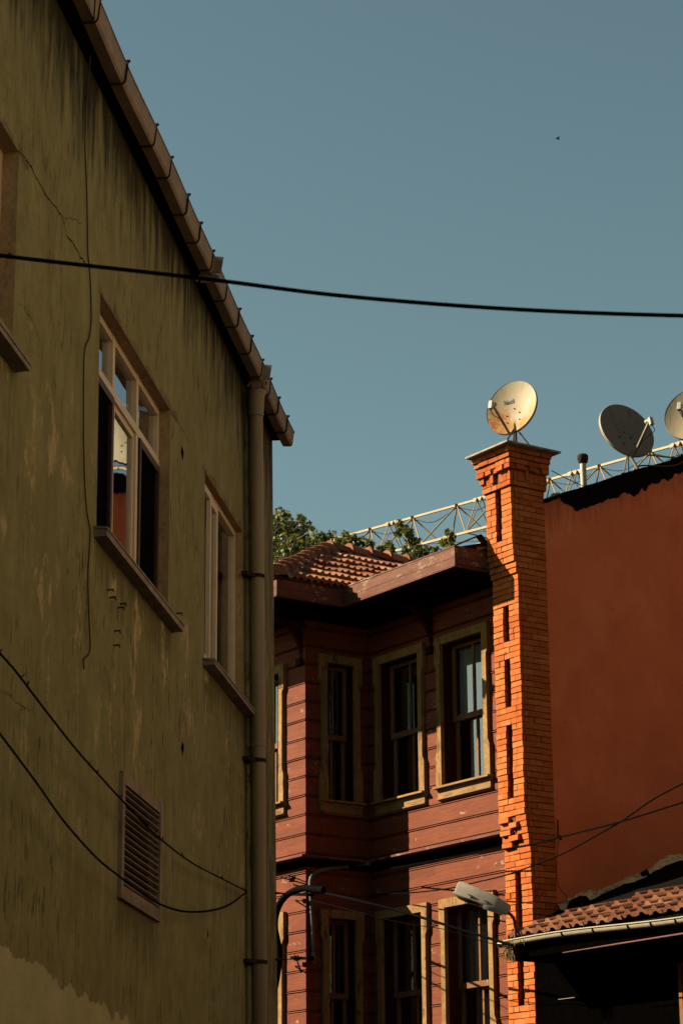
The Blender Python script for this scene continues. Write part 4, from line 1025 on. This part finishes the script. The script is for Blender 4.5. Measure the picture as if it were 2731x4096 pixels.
for k in range(k0, k1):
    ap = T(k)
    for s_ in (-1, 1):
        lo = Vector((0, 0, -HJ))+sd*s_*WJ; joint = (k % 2 == 0)
        mb.tube([ap, T(k-.5)+lo], .021, 6); mb.tube([ap, T(k+.5)+lo], .021, 6)
        if joint: j = T(k+.44); mb.tube([j, T(k+.5)+lo], .016, 6); j2 = T(k+.56); mb.tube([j2, T(k+.52)+lo], .016, 6)
    mb.bar(T(k+.5)+Vector((0, 0, -HJ))+sd*WJ, T(k+.5)+Vector((0, 0, -HJ))-sd*WJ, .03); mb.bar(T(k+.5)+Vector((0, 0, -HJ))+sd*WJ, T(k+1.5)+Vector((0, 0, -HJ))-sd*WJ, .022)
    mb.box(ap-Vector((.07, .07, .10)), ap+Vector((.07, .07, .03)))
mb.build('lattice', M['crane'], cr)
for k in range(k0, k1, 2):
    m_ = MB(); j = T(k+.5); m_.bar(j-dn*.24, j+dn*.24, .08, .11); m_.tube([j-dn*.10-sd*.09, j-dn*.10+sd*.09], .05, 8); m_.tube([j+dn*.10-sd*.09, j+dn*.10+sd*.09], .05, 8)
    m_.build('splice_plate', M['crane'], cr)
mb = MB()
for k in range(k0, k1, 1): mb.tube(interp([T(k)+Vector((0, 0, -.05)), T(k+.45)+Vector((0, 0, -.32)), T(k+.95)+Vector((0, 0, -.10))], 4), .012, 5)
mb.build('stay_rope', M['clamp'], cr)
mb = MB(); w2 = .7; tz_ = T(k1).z-HJ
for sx_ in (-1, 1):
    for sy_ in (-1, 1): mb.bar((sx_*w2, sy_*w2, 0), (sx_*w2, sy_*w2, tz_), .14)
for q_ in range(int(tz_/1.4)):
    z_ = q_*1.4; mb.bar((-w2, -w2, z_), (w2, -w2, z_+1.4), .07); mb.bar((w2, -w2, z_), (w2, w2, z_+1.4), .07); mb.bar((w2, w2, z_), (-w2, w2, z_+1.4), .07); mb.bar((-w2, w2, z_), (-w2, -w2, z_+1.4), .07)
mb.build('mast', M['crane'], cr)

# ================================================================== TREES
def leafshape(m_, c, s_, nrm):
    nrm = nrm.normalized(); x = nrm.orthogonal().normalized(); y = nrm.cross(x); ph = random.uniform(0, 6.28)
    pts = []
    for k in range(10):
        a = ph+2*pi*k/10; r_ = s_*(1.0 if k % 2 == 0 else .42); pts.append(m_.p(c+(x*cos(a)+y*sin(a))*r_+nrm*(.12*s_ if k % 2 else 0)))
    m_.f.append(pts)
def tree(name, base, spine, clumps, leaf, label, per=26, group=None):
    """base world point; clumps = (world centre, radius, count)"""
    root = empty(name, None, base); tag(root, label, 'tree', group); base = Vector(base); tr = MB()
    sp = [Vector(q_)-base for q_ in spine]; P = interp([Vector((0, 0, 0))]+sp, 5); n_ = len(P)
    tr.tube(P, [max(.012, .055*(1-.93*k/n_)) for k in range(n_)], 7)
    cr_ = MB()
    for c, r_, cnt in clumps:
        c = Vector(c)-base; near = min(P, key=lambda q_: (q_-c).length+.3*abs(q_.z-c.z+r_)); mid = near.lerp(c, .5)+Vector((0, 0, -.1*r_)); tr.tube([near, mid, c], [.010, .007, .004], 5)
        for _ in range(cnt):
            d = Vector((random.gauss(0, 1), random.gauss(0, 1), random.gauss(0, 1))).normalized()*r_*random.random()**.6
            q_ = c+d; leafshape(cr_, q_, leaf*random.uniform(.55, 1.15), Vector((random.uniform(-1, 1), random.uniform(-1, 1), random.uniform(.0, 1.3))))
            if random.random() < .2: tr.tube([c+d*.3, q_], [.005, .003], 4)
    tr.build('trunk', M['bark'], root, True); cr_.build('crown', M['leaf'], root)
YT = 6.2   # depth behind the front, in the house's frame
def wpt(x, y, v=YT): return wl(x, y, v)
cl = []
blobs = [(1105, 2130, 45), (1130, 2085, 30), (1105, 2210, 50), (1170, 2150, 38), (1150, 2200, 45), (1205, 2155, 26), (1215, 2100, 20), (1208, 2080, 14), (1200, 2210, 45), (1240, 2195, 28), (1130, 2260, 45), (1180, 2260, 45), (1250, 2240, 35), (1225, 2170, 18), (1140, 2062, 15), (1205, 2068, 12), (1060, 2150, 60), (1010, 2190, 70), (1290, 2185, 20), (1275, 2210, 28), (1300, 2160, 22), (1325, 2150, 18), (1270, 2150, 18), (1250, 2120, 12), (1160, 2110, 26), (1100, 2080, 24), (1120, 2050, 14), (1190, 2120, 24), (1250, 2175, 24)]
for x, y, r_ in blobs: q_ = wpt(x, y, YT+random.uniform(-.5, .5)); cl.append((q_, r_*.0080, int(18+r_*r_*.095)))
b_ = wpt(1180, 2400); b_.z = 0
tree('plane_tree', b_, [wpt(1190, 3400), wpt(1160, 2600), wpt(1130, 2300), wpt(1150, 2150)], cl, .056, 'leafy green tree showing above the tiled hip roof beside the green building')
shoots = [([(1385, 2140, 14), (1400, 2165, 20), (1365, 2165, 16), (1415, 2150, 12), (1345, 2175, 14), (1430, 2172, 12)], 'first low leafy sapling above the tiled ridge, nearest the tree'),
          ([(1448, 2160, 12), (1462, 2180, 16), (1482, 2178, 12), (1475, 2190, 14)], 'small pale leafy sapling standing between two others above the tiled ridge'),
          ([(1600, 2095, 9), (1615, 2120, 16), (1595, 2135, 12), (1630, 2130, 12), (1640, 2160, 18), (1660, 2175, 18), (1650, 2195, 22), (1675, 2205, 16), (1620, 2200, 14), (1710, 2200, 14), (1740, 2205, 10), (1600, 2110, 8), (1665, 2220, 20)], 'tallest leafy sapling in front of the crane jib, behind the tiled roof'),
          ([(1545, 2190, 13), (1558, 2178, 10), (1525, 2195, 12), (1565, 2200, 12)], 'short leafy sapling barely clearing the tiled ridge'),
          ([(1795, 2140, 12), (1785, 2165, 14), (1805, 2160, 14), (1800, 2185, 12), (1770, 2170, 9), (1785, 2128, 6)], 'lone leafy sapling rising above the red fascia near the chimney')]
for bl_, lab in shoots:
    cl = [(wpt(x, y, 5.2+random.uniform(-.25, .25)), r_*.0072, int(14+r_*r_*.15)) for x, y, r_ in bl_]; x0_ = sum(q_[0] for q_ in bl_)/len(bl_); b_ = wpt(x0_, 2500, 5.2); b_.z = 0
    tree('sapling', b_, [wpt(x0_, 3400, 5.2), wpt(x0_, 2500, 5.2), wpt(x0_, bl_[-1][1]+10, 5.2), wpt(bl_[0][0], bl_[0][1], 5.2)], cl, .056, lab, group='saplings behind the tiled roof')

# ================================================================== STREET LAMP
la = lambda x, y: (1760+x*.3189, 3500+y*.3189)
mnt = WF.hit(*la(940, 790), 1, GY-.02); arm_e = WF.hit(*la(850, 480), 1, GY-.10); tipw = WF.hit(*la(200, 235), 1, GY-.48)
lr = empty('street_lamp', WF, tuple(mnt)); tag(lr, 'white cobra head street lamp on a curved rusty arm at the gutter corner', 'street lamp')
Q = lambda p_: Vector(p_)-mnt
mb = MB(); k1_ = WF.hit(*la(940, 700), 1, GY-.02); k2_ = WF.hit(*la(925, 560), 1, GY-.04); k3_ = WF.hit(*la(880, 495), 1, GY-.07)
inn = Q(arm_e).lerp(Q(tipw), .08)
mb.tube(interp([Q((mnt.x, mnt.y, mnt.z-.12)), Q(mnt), Q(k1_), Q(k2_), Q(k3_), Q(arm_e), inn], 6), .019, 10); mb.build('arm', M['lamprust'], lr, True)
ax = (Q(tipw)-Q(arm_e)); Ll = ax.length; ax.normalize(); sdl = ax.cross(Vector((0, 0, 1))).normalized(); upl = sdl.cross(ax)
hb = MB(); secs = [(0, .045, .045, .0), (.03, .066, .072, 0), (.28, .105, .098, .0), (.60, .127, .108, 0), (.965, .130, .112, 0), (.992, .126, .108, 0), (1.0, .118, .098, 0)]
rings = []
for t, w_, h_, o_ in secs:
    c = Q(arm_e)+ax*Ll*t; w_ *= .85; h_ *= .95
    pr_ = [(-1, 0), (-.99, .60), (-.90, .90), (-.72, 1.0), (0, 1.05), (.72, 1.0), (.90, .90), (.99, .60), (1, 0)]
    rings.append([hb.p(c+sdl*(a*w_)+upl*(b*h_*1.45)) for a, b in pr_])
for a, b in zip(rings, rings[1:]):
    for k in range(8): hb.f.append([a[k], a[k+1], b[k+1], b[k]])
    hb.f.append([a[8], a[0], b[0], b[8]])
hb.f.append(rings[-1]); hb.f.append(rings[0][::-1]); hb.build('housing', M['lampwhite'], lr, True)
hb = MB(); rings = []
for t, w_, h_ in ((.0, .05, .012), (.04, .068, .030), (.3, .100, .052), (.42, .112, .055), (.45, .118, .022), (.62, .128, .022), (1.0, .130, .020), (1.02, .125, .008)):
    c = Q(arm_e)+ax*Ll*t; w_ *= .88
    rings.append([hb.p(c+sdl*(a*w_)+upl*(b*h_+.001)) for a, b in ((-1.03, .2), (-1.03, -.25), (-.8, -1), (.8, -1), (1.03, -.25), (1.03, .2))])
for a, b in zip(rings, rings[1:]):
    for k in range(5): hb.f.append([a[k], a[k+1], b[k+1], b[k]])
hb.f.append(rings[-1]); hb.f.append(rings[0][::-1]); hb.build('tray', M['lampwhite'], lr, True)
hb = MB(); rings = []
for t, w_, h_ in ((.47, .085, .0), (.52, .10, .025), (.72, .108, .035), (.92, .102, .025), (.98, .085, .0)):
    c = Q(arm_e)+ax*Ll*t-upl*.019; rings.append([hb.p(c+sdl*(w_*.9*cos(a*pi/8))-upl*(h_*sin(a*pi/8)+.004)) for a in range(9)])
for a, b in zip(rings, rings[1:]):
    for k in range(8): hb.f.append([a[k], a[k+1], b[k+1], b[k]])
hb.build('lens', M['lens'], lr, True)
for t in (.38, .68):
    m_ = MB()
    for s_ in (-1, 1):
        w_ = (.100 if t < .5 else .122)*.87; c = Q(arm_e)+ax*Ll*t+sdl*s_*w_; m_.bar(c-upl*.012, c+upl*.045+sdl*s_*.012, .012, .012); m_.bar(c+upl*.04+sdl*s_*.010, c+upl*.04+ax*.04+sdl*s_*.012, .01, .01)
    m_.build('latch', M['clamp'], lr)
# straw caught in the gutter corner
mb = MB(); sc_ = WF.hit(*la(860, 830), 1, GY-.09)
for _ in range(150):
    a = Vector((random.gauss(0, .04), random.gauss(0, .015), random.uniform(-.02, .03))); L_ = random.uniform(.07, .26); t_ = random.random()
    if t_ < .25: a.x += random.uniform(0, .3)*1.0; L_ *= .35
    b = a+Vector((random.gauss(-.03, .05), random.gauss(0, .03), -L_)); mb.tube([a, a.lerp(b, .5)+Vector((random.gauss(0, .012), 0, 0)), b], .0022, 3, False)
o_ = mb.build('straw_nest', M['straw']); o_.location = WF.world(sc_); o_.rotation_euler = (0, 0, WF.rot); tag(o_, 'tuft of dry straw hanging from the gutter corner below the street lamp', 'bird nest')

# ================================================================== OTHER CABLES
cable('service_cable', [wl(*la(900, 880), GY-.12), wl(*la(600, 790), GY-.20), wl(*la(240, 680), GY-.3), wl(*la(0, 605), GY-.38), wl(1600, 3645, GY-.5), wl(1400, 3595, GY-.6), wl(1245, 3560, YP-.14)], .0165, M['cable'], 'thick black cable from the low gutter corner across the lower right cream window')
cable('service_cable', [wl(*la(900, 914), GY-.12), wl(*la(600, 850), GY-.20), wl(*la(250, 746), GY-.3), wl(*la(0, 672), GY-.38), wl(1600, 3690, GY-.5), wl(1400, 3640, GY-.6), wl(1245, 3600, YP-.14)], .005, M['cable'], 'thin black cable hanging just below the thick one at the lamp')
cable('twisted_service_cable', [wl(2900, 3150, -.9), wl(*cx(1568, 82), -.9), wl(*cx(870, 300), -.8), wl(*cx(500, 397), -.6), wl(*cx(150, 485), -.35), wl(2133, 3376, -.35), wl(2025, 3395, -.35), wl(1800, 3432, -.2), wl(1560, 3475, .1)], .009, M['cable'], 'straighter of the two cables crossing the dark red wall, tied to a bracket', twist=.12)
cable('twisted_service_cable', [wl(2900, 3050, -.8), wl(*cx(1310, 0), -.8), wl(*cx(1000, 205), -.8), wl(*cx(870, 296), -.75), wl(*cx(600, 450), -.7), wl(*cx(330, 602), -.6), wl(*cx(120, 700), -.5), wl(2040, 3495, -.45), wl(1900, 3530, -.3), wl(1780, 3556, -.1), wl(1631, 3572, .1), wl(1480, 3578, .3)], .009, M['cable'], 'steeper sagging cable crossing the dark red wall and the brick chimney')
p_ = [WF.world(WF.hit(*cx(x, y), 0, .03)) for x, y in ((140, 285), (143, 400), (140, 490))]
mb = MB(); mb.tube(p_, .011, 6); mb.bar(p_[2], p_[2]+WF.X*.05, .05, .02); mb.tube([p_[2]+WF.X*.05-WF.Z*.03, p_[2]+WF.X*.05+WF.Z*.03], .018, 8); tag(mb.build('cable_bracket', M['clamp'], None, True), 'rusty vertical iron bracket fixed to the red wall beside the chimney', 'bracket')
cable('drop_wire', [WF.world(WF.hit(*cx(x, y), 0, .02)) for x, y in ((150, 520), (132, 640), (126, 800), (130, 960), (165, 1070), (205, 1110), (243, 1160), (225, 1215), (130, 1232))], .0035, M['cable'], 'loose thin wire dangling down the red wall edge from the iron bracket', 'wire')
cable('roof_wire', [wl(1800+680*.5938, 1400+812*.5938, .3), wl(1800+780*.5938, 1400+865*.5938, .4), wl(1800+890*.5938, 1400+915*.5938, .9)], .006, M['cable'], 'short dark wire from the chimney head to the white vent pipe', 'wire')
cc_ = lambda x, y: (2380+x*.2239, 1580+y*.2239)
cable('coaxial_lead', [WF.world(WF.hit(*cc_(x, y), 0, .04)) for x, y in ((740, 1290), (800, 1265), (950, 1262), (1200, 1270), (1380, 1262), (1480, 1235), (1568, 1180), (1650, 1120))], .012, M['wire'], 'bundle of brown coaxial leads lying along the black coping', 'cable')
# conduit and cable loop at the corner of the house
cl_ = lambda x, y: (1080+x*.30612, 3380+y*.30612)
YC = YP-.12
mo = WF.hit(*cl_(570, 1540), 0, XP+.034); mr_ = empty('service_mast', WF, tuple(mo)); tag(mr_, 'rusty steel conduit bent over at its top, on the wooden house corner', 'conduit')
def mp(x, y, v=YC): return WF.hit(*cl_(x, y), 1, v)-mo
def mq(x, y): return WF.hit(*cl_(x, y), 0, XP+.034)-mo
mb = MB(); mb.tube(interp([mq(570, 1545), mq(553, 1100), mq(533, 640), mq(528, 540), mq(532, 450), mq(560, 390), mq(640, 340), mq(800, 308), mq(1015, 286)], 6), .030, 12); mb.build('pipe', M['rustpipe'], mr_, True)
mb = MB(); mb.tube([mp(1095, 272, YR-.25), mp(1290, 245, YR-.2)], .024, 8); mb.build('pipe', M['rustpipe'], mr_, True)
for y in (650, 1482): mb = MB(); mb.bar(mp(280, y-8), mp(500, y), .04, .04); mb.bar(mp(500, y), mq(560, y), .04, .04); mb.build('arm', M['cable'], mr_)
mb = MB()
for x, y in ((290, 450), (345, 1475)):
    for _ in range(16): a = mp(x+random.uniform(-40, 40), y+random.uniform(-35, 35)); b = mp(x+random.uniform(-40, 40), y+random.uniform(-35, 35), YC-.05); mb.tube([a, b], .009, 5)
mb.tube([mp(350, 1500), mp(406, 1665)], [.008, .014], 6); mb.tube([mp(150, 425), mp(460, 510)], .010, 6); mb.tube([mp(250, 400), mp(460, 480)], .009, 6)
mb.build('insulator_ties', M['cable'], mr_)
cable('cable_loop', [wl(*cl_(x, y), -2.7) for x, y in ((700, 590), (560, 575), (455, 566), (330, 592), (200, 672), (112, 800), (68, 960), (66, 1100), (90, 1230), (115, 1350), (120, 1480), (108, 1600), (90, 1720), (60, 1880), (30, 2040))], .041, M['cable'], 'very thick black cable looping over at the corner of the wooden house', 'cable', n=12)
cable('tie_wire', [gw(1104, 3572, -.01), wl(*cl_(180, 634), YC), wl(*cl_(300, 641), YC)], .010, M['cable'], 'upper tie wire between the green building corner and the rusty conduit', 'wire', ip=0)
cable('tie_wire', [gw(1107, 3838, -.01), wl(*cl_(180, 1496), YC), wl(*cl_(320, 1490), YC)], .010, M['cable'], 'lower tie wire between the green building corner and the rusty conduit', 'wire', ip=0)
# bird
r_ = ray(2221, 551); bp = CAM+r_*(120/r_.y)
bd = MB(); bd.tube([(0, 0, 0), (.05, 0, .02), (.13, 0, .03), (.20, 0, .03), (.24, 0, .035), (.27, 0, .03)], [.008, .03, .045, .035, .02, .004], 8)
for s_ in (-1, 1): bd.face([(.10, s_*.03, .04), (.18, s_*.03, .04), (.13, s_*.17, .10), (.04, s_*.26, .05)])
bo = bd.build('bird', M['clamp']); bo.location = bp; bo.rotation_euler = (0, .3, .6); tag(bo, 'tiny brown bird flying high in the clear sky', 'bird')

# ================================================================== unseen buildings added to bounce sun and block sky light
def added_block(name, label, x0, x1, y0, y1, h_, mat, frame=None, face='x0'):
    r = empty(name, frame, ((x0+x1)/2, y0, 0)) if frame else empty(name, None, ((x0+x1)/2, y0, 0)); tag(r, label, 'building'); a = (x1-x0)/2
    m_ = MB(); m_.box((-a, 0, 0), (a, y1-y0, h_)); m_.box((-a-.15, -.15, h_), (a+.15, y1-y0+.15, h_+.18)); m_.build('wall', mat, r)
    sx_ = -a if face == 'x0' else a; d_s = -1 if face == 'x0' else 1; n_ = int((y1-y0)/3.2)
    for k in range(n_):
        for z_ in range(1, int(h_/3.1)):
            y = 1.2+k*3.2; m_ = MB(); m_.box((sx_+d_s*.02, y, z_*3.1+.9), (sx_-d_s*.02, y+1.1, z_*3.1+2.4)); m_.box((sx_+d_s*.08, y-.1, z_*3.1+.82), (sx_-d_s*.02, y+1.2, z_*3.1+.899)); m_.build('window', M['shutter'], r)
M['shutter'] = simple('brown_shutter', (.12, .07, .04), .7)
M['terra'] = simple('terracotta_render', (.16, .09, .055), .9, var=.12, scale=1)
M['ochre'] = simple('ochre_render', (.25, .215, .145), .9, var=.12, scale=1)
M['darkbrick'] = simple('dark_brick', (.045, .022, .014), .9, var=.3, scale=3)
added_block('ochre_bounce_block', 'added ochre building, unseen at the right, bouncing warm sunlight onto the green wall', 4.6, 13, -12, 16, 9.6, M['ochre'])  # added out of view for warm bounce on the green wall
added_block('terra_bounce_block', 'added terracotta building, unseen beyond the low roof, bouncing sunlight onto the red wall', 7.0, 15, 1.2, 12, 15, M['terra'], WF)  # added and placed so its sunlit side brightens the red fire wall
added_block('brick_sky_blocker', 'added dark brick building, unseen behind the green one, blocking sky light from the house', -17, -9.5, 22.5, 52, 8.6, M['darkbrick'], None, 'x1')  # added out of view to keep sky light off the wooden house
# ------------------------------------------------------------------ light
sun_dir = (-WF.Y*1.0 - WF.X*.83 + WF.Z*.80)   # from the facade towards the sun
sun_dir.normalize()
sl_ = bpy.data.lights.new('sun', 'SUN'); so = bpy.data.objects.new('sun', sl_); C.objects.link(so)
so.rotation_euler = sun_dir.to_track_quat('Z', 'Y').to_euler(); sl_.energy = 5.0; sl_.angle = radians(.5); sl_.color = (1, .85, .62)
w = bpy.data.worlds.new('World'); bpy.context.scene.world = w; w.use_nodes = True; nt = w.node_tree
bg = nt.nodes['Background']; sky = nt.nodes.new('ShaderNodeTexSky'); sky.sky_type = 'NISHITA'; sky.sun_disc = False
sky.sun_elevation = math.asin(sun_dir.z); sky.sun_rotation = atan2(sun_dir.x, sun_dir.y)
sky.altitude = 50; sky.air_density = .8; sky.dust_density = .5; sky.ozone_density = 1.0
tn = nt.nodes.new('ShaderNodeMix'); tn.data_type = 'RGBA'; tn.blend_type = 'MULTIPLY'; tn.inputs[0].default_value = 1; tn.inputs[7].default_value = (.745, .765, .515, 1)
nt.links.new(sky.outputs[0], tn.inputs[6]); nt.links.new(tn.outputs[2], bg.inputs[0]); bg.inputs[1].default_value = .05
sc = bpy.context.scene
sc.view_settings.view_transform = 'Standard'; sc.view_settings.look = 'None'; sc.view_settings.exposure = 1.78; sc.view_settings.gamma = 1
sc.render.engine = 'CYCLES'
